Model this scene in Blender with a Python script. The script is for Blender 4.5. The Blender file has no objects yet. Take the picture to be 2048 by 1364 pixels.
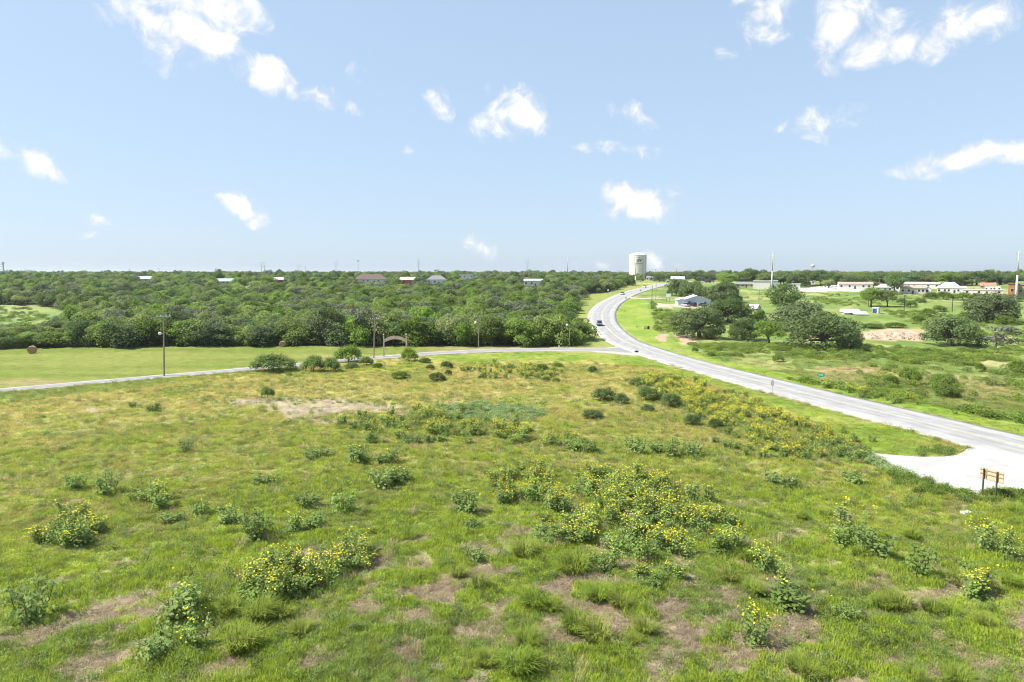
import bpy, math, random
import numpy as np
from mathutils import Vector, Matrix

# ------------------------------------------------------------------ camera, sky, sun, exposure
sc = bpy.context.scene
F = 1365.33                       # focal length in photograph pixels (2048 wide, 24 mm on 36 mm)
PITCH = math.atan(137 / F)
H = 20.0                          # eye height of the drone above the near field
CP, SP = math.cos(PITCH), math.sin(PITCH)
cam = bpy.data.cameras.new('camera')
cam.lens = 24; cam.sensor_width = 36; cam.clip_start = 0.5; cam.clip_end = 40000
camo = bpy.data.objects.new('camera', cam)
camo.location = (0, 0, H); camo.rotation_euler = (math.pi / 2 - PITCH, 0, 0)
sc.collection.objects.link(camo); sc.camera = camo

SUN_EL, SUN_AZ = math.radians(50), math.radians(-92)      # azimuth measured from +Y towards +X
sunv = Vector((math.cos(SUN_EL) * math.sin(SUN_AZ), math.cos(SUN_EL) * math.cos(SUN_AZ), math.sin(SUN_EL)))
sl = bpy.data.lights.new('sun', 'SUN'); sl.energy = 4.0; sl.angle = math.radians(0.6); sl.color = (1, .955, .88)
so = bpy.data.objects.new('sun', sl); so.rotation_euler = sunv.to_track_quat('Z', 'Y').to_euler()
so.location = (0, 0, 200); sc.collection.objects.link(so)
SKY_STRENGTH = 0.116
sc.view_settings.view_transform = 'Standard'; sc.view_settings.look = 'None'
sc.view_settings.exposure = 1.1; sc.view_settings.gamma = 1; sc.view_settings.use_curve_mapping = False
sc.render.engine = 'CYCLES'
sc.cycles.max_bounces = 6; sc.cycles.diffuse_bounces = 3; sc.cycles.glossy_bounces = 2
sc.cycles.transmission_bounces = 3; sc.cycles.transparent_max_bounces = 4
sc.cycles.use_denoising = True; sc.cycles.pixel_filter_type = 'BLACKMAN_HARRIS'; sc.cycles.filter_width = 1.05
sc.cycles.caustics_reflective = False; sc.cycles.caustics_refractive = False

def dir_of(px, py):
    u = (px - 1024) / F; v = -(py - 682) / F
    d = Vector((u, CP + v * SP, -SP + v * CP)); d.normalize(); return d
def azel(px, py):
    d = dir_of(px, py); return math.atan2(d.x, d.y), math.asin(d.z)

world = bpy.data.worlds.new('World'); sc.world = world; world.use_nodes = True
def build_world():
    nt = world.node_tree; N = nt.nodes; L = nt.links; N.clear()
    def nd(t, **k):
        n = N.new(t)
        for a, b in k.items(): setattr(n, a, b)
        return n
    def m(op, a, b=None, c=None, clamp=False):
        n = nd('ShaderNodeMath', operation=op, use_clamp=clamp)
        for i, q in enumerate((a, b, c)):
            if q is None: continue
            if isinstance(q, (int, float)): n.inputs[i].default_value = q
            else: L.new(q, n.inputs[i])
        return n.outputs[0]
    sky = nd('ShaderNodeTexSky', sky_type='NISHITA', sun_disc=False)
    sky.sun_elevation = SUN_EL; sky.sun_rotation = SUN_AZ
    sky.altitude = 100; sky.air_density = 1.0; sky.dust_density = .9; sky.ozone_density = 1.5
    tc = nd('ShaderNodeTexCoord'); sep = nd('ShaderNodeSeparateXYZ'); L.new(tc.outputs['Generated'], sep.inputs[0])
    az = m('ARCTAN2', sep.outputs[0], sep.outputs[1]); el = m('ARCSINE', sep.outputs[2])
    comb = nd('ShaderNodeCombineXYZ'); L.new(az, comb.inputs[0]); L.new(el, comb.inputs[1])
    # ragged edges: warp the direction a little
    nz = nd('ShaderNodeTexNoise', noise_dimensions='2D'); nz.inputs['Scale'].default_value = 18; nz.inputs['Detail'].default_value = 2
    L.new(comb.outputs[0], nz.inputs['Vector'])
    sub = nd('ShaderNodeVectorMath', operation='SUBTRACT'); L.new(nz.outputs['Color'], sub.inputs[0]); sub.inputs[1].default_value = (.5, .5, .5)
    sca = nd('ShaderNodeVectorMath', operation='MULTIPLY'); L.new(sub.outputs[0], sca.inputs[0]); sca.inputs[1].default_value = (.05, .026, 0)
    add = nd('ShaderNodeVectorMath', operation='ADD'); L.new(comb.outputs[0], add.inputs[0]); L.new(sca.outputs[0], add.inputs[1])
    best = None
    # cumulus puffs: pixel centre, half width, half height, tilt (deg, clockwise on screen), weight
    clouds = [(400, 20, 120, 62, 0, 1.0), (300, 45, 95, 38, 15, .8), (440, 65, 70, 50, 35, .9), (330, 85, 70, 40, 25, .6), (470, 20, 50, 60, 0, .7),
              (520, 145, 72, 30, 12, 1.0), (560, 168, 30, 22, 40, .7), (650, 198, 64, 20, 12, .55), (702, 142, 26, 16, 0, .3),
              (872, 212, 26, 32, -20, .62), (1030, 222, 62, 44, 18, .78), (972, 252, 32, 28, 50, .6), (1065, 240, 40, 26, 0, .7), (825, 293, 14, 11, 40, .35),
              (1262, 228, 48, 18, 22, .5), (1170, 297, 26, 10, 10, .35), (1262, 303, 66, 15, 12, .45), (1300, 255, 26, 16, 40, .25),
              (1270, 400, 86, 38, 8, 1.05), (1300, 410, 62, 34, -4, 1.0), (1235, 385, 46, 26, 0, .9),
              (60, 318, 74, 20, 26, .85), (10, 300, 30, 20, 20, .7), (205, 432, 46, 18, 24, .55), (488, 416, 50, 24, 28, .85), (968, 496, 36, 17, 22, .5), (175, 470, 22, 8, 0, .2),
              (1530, 15, 58, 36, 0, .75), (1523, 68, 34, 24, 30, .65), (1446, 95, 28, 17, 10, .5),
              (1680, 40, 62, 66, 30, 1.0), (1730, 95, 60, 44, -15, .95), (1800, 82, 66, 34, -15, .8), (1890, 70, 44, 44, 0, .7), (1965, 40, 62, 34, 6, .72), (1790, 50, 50, 26, 0, .55),
              (1645, 240, 72, 27, -4, .66), (1625, 262, 36, 18, 20, .45), (1905, 322, 90, 27, -9, .95), (1862, 340, 36, 22, 0, .8), (2020, 304, 90, 19, -5, .85),
              (1305, 522, 54, 22, 0, .34), (1205, 520, 34, 18, 30, .34), (1110, 528, 40, 16, 0, .2)]
    for (px, py, rx, ry, tilt, w) in clouds:
        a, e = azel(px, py)
        mp = nd('ShaderNodeMapping', vector_type='TEXTURE')
        mp.inputs['Location'].default_value = (a, e, 0); mp.inputs['Rotation'].default_value = (0, 0, -math.radians(tilt))
        k = 1.28 / F * math.cos(a) ** 1.0
        mp.inputs['Scale'].default_value = (rx * k, ry * k, 1)
        L.new(add.outputs[0], mp.inputs['Vector'])
        ln = nd('ShaderNodeVectorMath', operation='LENGTH'); L.new(mp.outputs[0], ln.inputs[0])
        v = m('MULTIPLY_ADD', ln.outputs['Value'], -w, w)      # w*(1-r)
        best = v if best is None else m('SMOOTH_MAX', best, v, .12)
    # outside the picture: scattered puffs of the same kind
    n0 = nd('ShaderNodeTexNoise', noise_dimensions='2D'); n0.inputs['Scale'].default_value = 5.5; n0.inputs['Detail'].default_value = 1
    L.new(comb.outputs[0], n0.inputs['Vector'])
    aa = m('ABSOLUTE', az)
    out1 = m('MULTIPLY_ADD', aa, 5.0, -5 * .72, clamp=True); out2 = m('MULTIPLY_ADD', el, 6.0, -6 * .47, clamp=True)
    mk = m('MAXIMUM', out1, out2); gen = m('ADD', m('MULTIPLY', m('MULTIPLY_ADD', n0.outputs['Fac'], 5, -2.9), mk), m('MULTIPLY_ADD', mk, 2, -2))
    best = m('MAXIMUM', best, gen)
    n1 = nd('ShaderNodeTexNoise', noise_dimensions='2D'); n1.inputs['Scale'].default_value = 26; n1.inputs['Detail'].default_value = 6; n1.inputs['Roughness'].default_value = .62
    n1.inputs['Distortion'].default_value = .35
    L.new(comb.outputs[0], n1.inputs['Vector'])
    dens = m('ADD', best, m('MULTIPLY_ADD', n1.outputs['Fac'], 1.8, -.84))
    dens = m('MULTIPLY', dens, m('MULTIPLY_ADD', best, 6, .55, clamp=True))
    mr = nd('ShaderNodeMapRange', interpolation_type='SMOOTHERSTEP'); L.new(dens, mr.inputs[0])
    mr.inputs[1].default_value = .02; mr.inputs[2].default_value = 1.0
    bgs = nd('ShaderNodeBackground'); bgs.inputs['Strength'].default_value = SKY_STRENGTH
    gm = nd('ShaderNodeGamma'); gm.inputs[1].default_value = .29; L.new(sky.outputs[0], gm.inputs[0])      # film-like shoulder over the whole sky
    tint = nd('ShaderNodeMixRGB', blend_type='MULTIPLY'); tint.inputs[0].default_value = 1; tint.inputs[2].default_value = (1.66, 1.99, 2.39, 1)
    L.new(gm.outputs[0], tint.inputs[1]); L.new(tint.outputs[0], bgs.inputs['Color'])
    bgc = nd('ShaderNodeBackground'); bgc.inputs['Color'].default_value = (1, 1, 1, 1); L.new(m('MULTIPLY_ADD', m('MULTIPLY', mr.outputs[0], n1.outputs['Fac']), .13, .44), bgc.inputs['Strength'])
    fac = m('MULTIPLY', mr.outputs[0], .97)
    mx = nd('ShaderNodeMixShader'); L.new(fac, mx.inputs[0]); L.new(bgs.outputs[0], mx.inputs[1]); L.new(bgc.outputs[0], mx.inputs[2])
    o = nd('ShaderNodeOutputWorld'); L.new(mx.outputs[0], o.inputs[0])
build_world()
world.cycles.sampling_method = 'MANUAL'; world.cycles.sample_map_resolution = 512

# ------------------------------------------------------------------ noise, terrain, projection
def _hash(ix, iy, s):
    h = (ix.astype(np.int64) * 374761393 + iy.astype(np.int64) * 668265263 + s * 1442695041) & 0xffffffff
    h = ((h ^ (h >> 13)) * 1274126177) & 0xffffffff
    return ((h ^ (h >> 16)) & 0xffff) / 65535.0
def vnoise(x, y, s=0):
    x = np.asarray(x, float); y = np.asarray(y, float)
    ix = np.floor(x); iy = np.floor(y); fx = x - ix; fy = y - iy
    fx = fx * fx * (3 - 2 * fx); fy = fy * fy * (3 - 2 * fy)
    a = _hash(ix, iy, s); b = _hash(ix + 1, iy, s); c = _hash(ix, iy + 1, s); d = _hash(ix + 1, iy + 1, s)
    return (a * (1 - fx) + b * fx) * (1 - fy) + (c * (1 - fx) + d * fx) * fy
def fbm(x, y, s=0, o=4):
    t = 0; a = .5; n = 0
    for i in range(o):
        t = t + a * vnoise(x * 2 ** i + 17.3 * i, y * 2 ** i - 9.1 * i, s + i * 7); n += a; a *= .52
    return t / n
def sstep(a, b, x):
    t = np.clip((np.asarray(x, float) - a) / (b - a), 0, 1); return t * t * (3 - 2 * t)
_R = np.array([0, 190, 230, 330, 440, 520, 700, 900, 1500, 4000, 16000.]); _Z = np.array([0, 0, .6, 4.5, 8.8, 11, 12, 13, 14, 16, 16.])
_rr = np.linspace(0, 16000, 8001); _zz = np.interp(_rr, _R, _Z)
_k = np.exp(-np.linspace(-2.5, 2.5, 21) ** 2 / 2); _k /= _k.sum()
_zz = np.convolve(np.pad(_zz, 10, mode='edge'), _k, 'valid')
def tz(x, y):
    d = np.hypot(.6 * np.asarray(x, float), np.asarray(y, float))
    return np.interp(d, _rr, _zz) + .5 * (fbm(x / 60., y / 60., 3, 2) - .5) * sstep(60, 200, d)
_T = 10 * 1.0025 ** np.arange(2950)
def G(px, py):
    """the ground point seen at a photograph pixel"""
    u = (px - 1024) / F; v = -(py - 682) / F
    dx, dy, dz = u, CP + v * SP, -SP + v * CP
    under = (H + dz * _T) < tz(dx * _T, dy * _T)
    i = int(np.argmax(under)) if under.any() else len(_T) - 1
    t0, t1 = _T[max(i - 1, 0)], _T[i]
    for _ in range(14):
        tm = (t0 + t1) / 2
        if H + dz * tm < float(tz(dx * tm, dy * tm)): t1 = tm
        else: t0 = tm
    return Vector((dx * t1, dy * t1, float(tz(dx * t1, dy * t1))))
def at(px, dist):
    """the ground point in the direction of a pixel column, at a distance along the view"""
    x = (px - 1024) / F * dist
    return Vector((x, dist, float(tz(x, dist))))
def proj(x, y, z):
    zz = np.asarray(z, float) - H; yc = np.asarray(y, float) * SP + zz * CP; d = np.asarray(y, float) * CP - zz * SP
    d = np.where(np.abs(d) < .5, .5, d)
    return 1024 + F * np.asarray(x, float) / d, 682 - F * yc / d, d
def depth(p): return p[1] * CP - (p[2] - H) * SP
def scale_at(p): return depth(p) / F            # metres per photograph pixel

def inpoly(px, py, poly):
    r = np.zeros(px.shape, bool); n = len(poly)
    for i in range(n):
        x0, y0 = poly[i]; x1, y1 = poly[(i + 1) % n]
        c = ((y0 > py) != (y1 > py)) & (px < (x1 - x0) * (py - y0) / ((y1 - y0) + 1e-9) + x0)
        r ^= c
    return r

# road centrelines on the ground (metres)
def crom(pts, step=2.0):
    P = np.array(pts, float); out = []
    P = np.vstack([2 * P[0] - P[1], P, 2 * P[-1] - P[-2]])
    for i in range(1, len(P) - 2):
        p0, p1, p2, p3 = P[i - 1:i + 3]; n = max(2, int(np.hypot(*(p2 - p1)[:2]) / step))
        for k in range(n):
            t = k / n
            out.append(.5 * ((2 * p1) + (-p0 + p2) * t + (2 * p0 - 5 * p1 + 4 * p2 - p3) * t * t + (-p0 + 3 * p1 - 3 * p2 + p3) * t ** 3))
    out.append(P[-2]); return np.array(out)
HWY = crom([(70, -60, 5.6), (66, 20, 5.6), (61.5, 62, 5.6), (56.2, 85, 5.55), (49.7, 107, 5.4), (43.4, 131, 5.3), (37.9, 155, 5.1), (33.3, 187, 4.9), (32.2, 205, 4.9), (33.1, 242, 5.2), (35.4, 269, 5.6),
            (39.7, 297, 5.8), (48.3, 337, 5.8), (60.2, 378, 5.8), (71, 410, 5.7), (92, 464, 5.6), (114, 522, 5.6), (138, 580, 5.6), (168, 650, 5.6)])
SIDE = crom([(-150, 60, 2.5), (-110, 96, 2.5), (-87, 114.5, 2.5), (-70, 128.5, 2.5), (-53, 142, 2.6), (-40, 153.5, 2.7), (-30, 161, 2.8), (-18, 169.5, 3.2), (-5, 175, 3.6), (8, 177.5, 3.8), (20, 177, 4.2), (25, 176.6, 5.6), (28.3, 176.2, 9.5), (31, 176, 11.5), (33, 176, 12)])
RAMP = crom([(62, 379, 2.2), (68, 372, 2.0), (78, 370, 1.8), (94, 372, 1.7)])
TOWN = crom([(118, 545, 3.0), (100, 556, 2.6), (70, 566, 2.4), (45, 575, 2.4)])
def road_dist(x, y, C):
    """distance to a centreline minus its half width"""
    x = np.asarray(x, float); y = np.asarray(y, float); best = np.full(x.shape, 1e9)
    b = (x > C[:, 0].min() - 60) & (x < C[:, 0].max() + 60) & (y > C[:, 1].min() - 60) & (y < C[:, 1].max() + 60)
    if not b.any(): return best
    xb, yb = x[b], y[b]; r = np.full(xb.shape, 1e9)
    Q = C[::3]
    for i in range(len(Q) - 1):
        ax, ay, aw = Q[i]; bx, by, bw = Q[i + 1]; vx, vy = bx - ax, by - ay
        t = np.clip(((xb - ax) * vx + (yb - ay) * vy) / (vx * vx + vy * vy), 0, 1)
        r = np.minimum(r, np.hypot(xb - ax - t * vx, yb - ay - t * vy) - (aw + t * (bw - aw)))
    best[b] = r; return best
APRON_PX = [(1728, 905), (1790, 911), (1848, 914.5), (1890, 913.5), (1915, 910), (1928, 904), (1933, 899), (1945, 893), (2120, 935), (2330, 985), (2330, 1060), (2120, 990), (2048, 979), (2003, 979), (1955, 990), (1890, 975), (1800, 942)]
APRON = [tuple(G(*p)[:2]) for p in APRON_PX]
def paved(x, y):
    """< 0 on any pavement"""
    x = np.asarray(x, float); y = np.asarray(y, float)
    r = np.minimum(np.minimum(road_dist(x, y, HWY), road_dist(x, y, SIDE)), np.minimum(road_dist(x, y, RAMP), road_dist(x, y, TOWN)))
    return np.where(inpoly(x, y, APRON), np.minimum(r, -.5), r)

def gz(x, y):
    """ground height with tussocky relief, sunk under the pavements"""
    x = np.asarray(x, float); y = np.asarray(y, float)
    r = paved(x, y); off = sstep(.2, 2.5, r)
    d = np.hypot(x, y)
    b = .60 * (fbm(x / 2.4, y / 2.4, 11, 3) - .5) + .35 * (fbm(x / 11, y / 11, 5, 2) - .5)
    b = b + .9 * (fbm(x / 22, y / 22, 8, 3) - .5) * sstep(185, 230, d)
    b = b + np.where((x > 50) & (y > 60), 1, 0) * .5 * (fbm(x / 9, y / 9, 21, 3) - .5)
    return tz(x, y) + b * off - .16 * (1 - sstep(-.35, .0, r))

# ------------------------------------------------------------------ ground cover
Z_WOODS = [(-2500, 697), (0, 697), (300, 694), (600, 691), (900, 692), (1100, 694), (1166, 690), (1166, 655), (1146, 632), (1150, 606), (1166, 590), (1215, 586), (1258, 571), (1258, 561), (1000, 548.5), (-2500, 547)]
Z_CLEAR = [(-900, 607), (0, 609), (60, 612), (118, 618), (150, 632), (135, 650), (95, 666), (-900, 668)]
Z_LAWN = [(-2500, 697), (0, 697), (300, 694), (600, 691), (900, 692), (1110, 694), (1240, 694), (1000, 700), (860, 708), (740, 720), (520, 736), (0, 781), (-2500, 1000)]
Z_VERGE = [(838, 712), (1000, 701), (1240, 704), (1281, 710), (1342, 733), (1500, 777), (1690, 828), (1905, 892), (1935, 905), (1850, 914), (1735, 906), (1700, 878), (1560, 818), (1400, 762), (1300, 733), (1180, 722), (1000, 724), (900, 722)]
Z_BARE = [(462, 800), (560, 794), (640, 798), (760, 804), (860, 814), (845, 829), (730, 832), (650, 852), (575, 842), (560, 822), (480, 812)]
Z_BARE2 = [(120, 797), (185, 800), (235, 828), (200, 836), (160, 818)]
Z_BARE3 = [(1040, 820), (1100, 826), (1085, 838), (1030, 834)]
Z_RVERGE = [(1238, 600), (1290, 598), (1306, 640), (1320, 668), (1420, 716), (1640, 762), (1800, 800), (2048, 848), (2400, 930), (2400, 990), (2048, 876), (1500, 747), (1337, 702), (1273, 680), (1240, 652), (1232, 630)]
Z_GRAVEL = [(1588, 578), (1640, 573), (1720, 570), (1760, 578), (1700, 583), (1600, 583)]
Z_GRAVEL2 = [(1930, 584), (2000, 581), (2000, 590), (1930, 592)]
Z_DIRT = [(1718, 664), (1780, 658), (1850, 662), (1850, 680), (1770, 682), (1722, 678)]
Z_DIRT2 = [(1352, 672), (1376, 664), (1398, 672), (1396, 688), (1366, 690)]
Z_DIRT3 = [(1308, 672), (1334, 668), (1336, 682), (1314, 684)]
Z_TAN = [(1630, 732), (1790, 734), (1780, 747), (1640, 742)]
Z_YARD = [(1306, 606), (1360, 610), (1420, 612), (1420, 615), (1310, 616)]
Z_HERB = [(880, 812), (960, 806), (1060, 815), (1100, 826), (1060, 842), (980, 846), (900, 836)]
Z_TALLG = [(915, 735), (1000, 726), (1080, 738), (1100, 762), (1050, 775), (960, 760)]
Z_LUSHL = [(-300, 765), (100, 762), (300, 745), (420, 742), (300, 775), (100, 795), (-300, 820)]

C_ = lambda *c: np.array(c)
LIME, GREEN, OLIVE, GOLD, THATCH, SOIL = C_(.275, .358, .038), C_(.180, .245, .042), C_(.315, .305, .072), C_(.430, .355, .115), C_(.345, .275, .195), C_(.39, .325, .225)
def mixc(a, b, t): t = np.asarray(t)[..., None]; return a * (1 - t) + b * t
def cover(x, y):
    """ground colour and cover weights for points of the ground"""
    x = np.asarray(x, float); y = np.asarray(y, float); z = tz(x, y)
    px, py, dd = proj(x, y, z); front = (y > 5) & (dd > 5)
    wob = np.clip(900 / np.maximum(dd, 20), .6, 14)
    jx = px + (fbm(x / 3.5, y / 3.5, 31, 3) - .5) * wob * 3; jy = py + (fbm(x / 3.5, y / 3.5, 37, 3) - .5) * wob
    right = (x > np.interp(y, HWY[:, 1], HWY[:, 0]))
    def zone(p): return inpoly(jx, jy, p) & front
    n1 = fbm(x / 7, y / 7, 41); n2 = fbm(x / 1.7, y / 1.7, 43); n3 = fbm(x / 28, y / 28, 47, 3); n4 = fbm(x / 3.2, y / 9, 53)
    # tractor-row streaks in the near field, running away to the right
    cs, sn = math.cos(math.radians(38)), math.sin(math.radians(38))
    xr, yr = x * cs + y * sn, -x * sn + y * cs
    st = fbm(xr / 6.5, yr / 1.25, 59, 3)
    d = np.hypot(x, y)
    golden = np.clip(sstep(80, 118, d + 40 * (n3 - .5)) * sstep(.34, .62, n1 + .08), 0, 1)
    olive = sstep(48, 75, d + 30 * (n3 - .5)) * .8
    n5 = fbm(x / .75, y / .75, 71, 3)
    lump = fbm(x / 2.4, y / 2.4, 11, 3)                      # same mounds as the relief
    lush = sstep(.50, .66, lump * .55 + n4 * .45 + .03) * (1 - .7 * golden)
    col = mixc(GREEN[None] * np.ones(x.shape + (1,)), LIME, sstep(.35, .62, n1))
    col = mixc(col, OLIVE, np.clip(olive * sstep(.3, .6, n2 + .1), 0, 1))
    col = mixc(col, GOLD, golden * .75)
    col = mixc(col, LIME, lush * .6)
    thr = .476 + .13 * sstep(38, 66, d + 16 * (n3 - .5)) + .05 * sstep(66, 100, d)
    bare = sstep(thr, thr + .10, st * .34 + n2 * .22 + (1 - lump) * .22 + n5 * .22) * (1 - sstep(90, 120, d) * .8)
    dry = np.clip(golden + .55 * olive, 0, 1)
    dens = np.ones(x.shape); zid = np.zeros(x.shape, int)
    col = mixc(col, THATCH * (0.55 + .8 * n5[..., None]), bare * .8)
    # beyond the highway on the right: rough pasture
    pr = mixc(mixc(C_(.135, .20, .046)[None], C_(.215, .27, .070)[None], sstep(.35, .65, n1)), C_(.38, .34, .15)[None], sstep(.52, .68, n3 * .55 + n1 * .45) * .8)
    pr = mixc(pr, C_(.11, .165, .04)[None], sstep(.55, .7, n4) * .5)
    w = right & (y > 15); col[w] = pr[w]; zid[w] = 3; bare[w] = 0
    far = d > 185
    w = far & ~right; col[w] = mixc(C_(.18, .24, .05)[None], C_(.30, .30, .09)[None], n3)[w]; zid[w] = 5
    def put(zone_, c, zi, fb=0):
        col[zone_] = (c[zone_] if getattr(c, 'ndim', 1) == 2 else c); zid[zone_] = zi; bare[zone_] = fb
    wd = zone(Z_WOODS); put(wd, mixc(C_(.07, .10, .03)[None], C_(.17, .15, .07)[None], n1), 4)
    cl = zone(Z_CLEAR); put(cl, mixc(C_(.17, .25, .075)[None], C_(.27, .30, .11)[None], sstep(.35, .7, n1)), 5)
    lawn = zone(Z_LAWN) & ~right
    lc = mixc(C_(.135, .180, .028)[None], C_(.205, .225, .052)[None], sstep(.3, .7, fbm(x / 30, y / 4, 61)))
    tan = sstep(.42, .8, np.clip((px - 250) / 800, 0, 1) * .75 + (n3 - .5) * .8 + .18 * sstep(.5, .7, fbm(x / 22, y / 3, 67)))
    lc = mixc(lc, C_(.31, .265, .110)[None], tan * .85)
    tan2 = sstep(.45, .75, 1 - np.hypot((px - 60) / 190, (py - 764) / 16) + .5 * (n1 - .5))
    lc = mixc(lc, C_(.30, .24, .11)[None], tan2 * .7)
    put(lawn, lc, 1)
    vg = zone(Z_VERGE) & ~right; vc = mixc(C_(.16, .23, .034)[None], C_(.25, .29, .055)[None], sstep(.3, .7, n1))
    vc = mixc(vc, C_(.27, .235, .09)[None], sstep(.55, .72, n3 * .5 + n2 * .5) * .7 * sstep(130, 80, d)); put(vg, vc, 2)
    put(zone(Z_LUSHL) & ~right & (zid == 0), mixc(GREEN[None], C_(.18, .26, .05)[None], n1), 0)
    rv = zone(Z_RVERGE) & right; put(rv, mixc(C_(.17, .26, .034)[None], C_(.26, .31, .06)[None], sstep(.3, .75, n1)), 2)
    for p in (Z_BARE, Z_BARE2, Z_BARE3):
        b_ = zone(p); s_ = sstep(.36, .6, n2 * .5 + n1 * .5 + (0 if p is Z_BARE else -.07))
        col[b_] = mixc(col, SOIL[None] * (.8 + .4 * n2[..., None]), s_)[b_]; bare[b_] = np.maximum(bare, s_)[b_]
    for p in (Z_GRAVEL, Z_GRAVEL2): put(zone(p), C_(.55, .50, .44), 6, 1)
    for p in (Z_DIRT, Z_DIRT2, Z_DIRT3): put(zone(p), mixc(C_(.40, .26, .17)[None], C_(.50, .37, .26)[None], n2), 6, 1)
    put(zone(Z_TAN), mixc(C_(.27, .24, .10)[None], C_(.34, .27, .13)[None], n1), 3)
    put(zone(Z_YARD), C_(.42, .36, .26), 6, 1)
    hb = zone(Z_HERB); col[hb] = C_(.20, .28, .13); bare[hb] = 0
    # worn dirt edge beside the pavements
    r = paved(x, y); e = (r < 1.6) & (r > -1); ee = sstep(1.6, .1, r) * sstep(.40, .60, n2) * e
    col = mixc(col, C_(.30, .25, .15)[None], ee * .7)
    return col, dry, bare, lush, zid, r

# ------------------------------------------------------------------ mesh and material helpers
COL = sc.collection
def mesh_np(name, v, f, mats=(), mi=None, smooth=False):
    """v (n,3), f (m,k) with constant k"""
    me = bpy.data.meshes.new(name); v = np.asarray(v, np.float32); f = np.asarray(f, np.int32)
    me.vertices.add(len(v)); me.vertices.foreach_set('co', v.ravel())
    k = f.shape[1]; me.loops.add(f.size); me.loops.foreach_set('vertex_index', f.ravel())
    me.polygons.add(len(f)); me.polygons.foreach_set('loop_start', np.arange(0, f.size, k, dtype=np.int32)); me.polygons.foreach_set('loop_total', np.full(len(f), k, np.int32))
    for q in mats: me.materials.append(q)
    if mi is not None: me.polygons.foreach_set('material_index', np.asarray(mi, np.int32))
    if smooth: me.polygons.foreach_set('use_smooth', np.ones(len(f), bool))
    me.update(calc_edges=True); return me
class MB:
    def __init__(s): s.v = []; s.f = []; s.m = []
    def box(s, c, d, rz=0, mi=0):
        x, y, z = d[0] / 2, d[1] / 2, d[2] / 2; b = len(s.v); ca, sa = math.cos(rz), math.sin(rz)
        for i in (-1, 1):
            for j in (-1, 1):
                for k in (-1, 1):
                    X, Y = i * x, j * y; s.v.append((c[0] + X * ca - Y * sa, c[1] + X * sa + Y * ca, c[2] + k * z))
        for q in ((0, 1, 3, 2), (4, 6, 7, 5), (0, 4, 5, 1), (2, 3, 7, 6), (0, 2, 6, 4), (1, 5, 7, 3)): s.f.append(tuple(b + t for t in q)); s.m.append(mi)
        return s
    def poly(s, pts, faces, mi=0):
        b = len(s.v); s.v += [tuple(p) for p in pts]
        for q in faces: s.f.append(tuple(b + t for t in q)); s.m.append(mi)
        return s
    def tube(s, path, rad, n=6, mi=0, cap=True):
        b0 = len(s.v); P = [Vector(p) for p in path]
        for i, p in enumerate(P):
            t = (P[min(i + 1, len(P) - 1)] - P[max(i - 1, 0)]).normalized()
            a = t.cross(Vector((0, 0, 1)) if abs(t.z) < .9 else Vector((1, 0, 0))).normalized(); c = t.cross(a)
            r = rad[i] if isinstance(rad, (list, tuple)) else rad
            for k in range(n):
                w = 2 * math.pi * k / n; s.v.append(tuple(p + a * (r * math.cos(w)) + c * (r * math.sin(w))))
        for i in range(len(P) - 1):
            for k in range(n):
                k2 = (k + 1) % n; s.f.append((b0 + i * n + k, b0 + i * n + k2, b0 + (i + 1) * n + k2, b0 + (i + 1) * n + k)); s.m.append(mi)
        if cap:
            s.f.append(tuple(b0 + k for k in range(n))[::-1]); s.m.append(mi)
            s.f.append(tuple(b0 + (len(P) - 1) * n + k for k in range(n))); s.m.append(mi)
        return s
    def lathe(s, prof, n=32, c=(0, 0, 0), mi=0):
        b = len(s.v)
        for r, z in prof:
            for k in range(n): w = 2 * math.pi * k / n; s.v.append((c[0] + r * math.cos(w), c[1] + r * math.sin(w), c[2] + z))
        for i in range(len(prof) - 1):
            for k in range(n): k2 = (k + 1) % n; s.f.append((b + i * n + k, b + i * n + k2, b + (i + 1) * n + k2, b + (i + 1) * n + k)); s.m.append(mi)
        return s
    def mesh(s, name, mats, smooth=False):
        me = bpy.data.meshes.new(name); me.from_pydata(s.v, [], s.f)
        for q in (mats if isinstance(mats, (list, tuple)) else [mats]): me.materials.append(q)
        if any(s.m): me.polygons.foreach_set('material_index', s.m)
        if smooth: me.polygons.foreach_set('use_smooth', [True] * len(s.f))
        me.update(); return me
    def obj(s, name, mats, parent=None, smooth=False): return link(name, s.mesh(name, mats, smooth), parent)
def link(name, data, parent=None):
    o = bpy.data.objects.new(name, data); COL.objects.link(o)
    if parent: o.parent = parent
    return o
def tag(o, label, cat=None, group=None, kind=None):
    o['label'] = label
    if cat: o['category'] = cat
    if group: o['group'] = group
    if kind: o['kind'] = kind
    return o
def thing(name, label, cat, loc=(0, 0, 0), rz=0, group=None):
    o = link(name, None); o.location = loc; o.rotation_euler = (0, 0, rz); o.empty_display_size = .5
    return tag(o, label, cat, group)
def struct(o, label): o['kind'] = 'structure'; o['label'] = label; return o
def copy_tree(o, parent=None):
    c = o.copy(); COL.objects.link(c); c.parent = parent
    for ch in o.children: copy_tree(ch, c)
    return c

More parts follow.
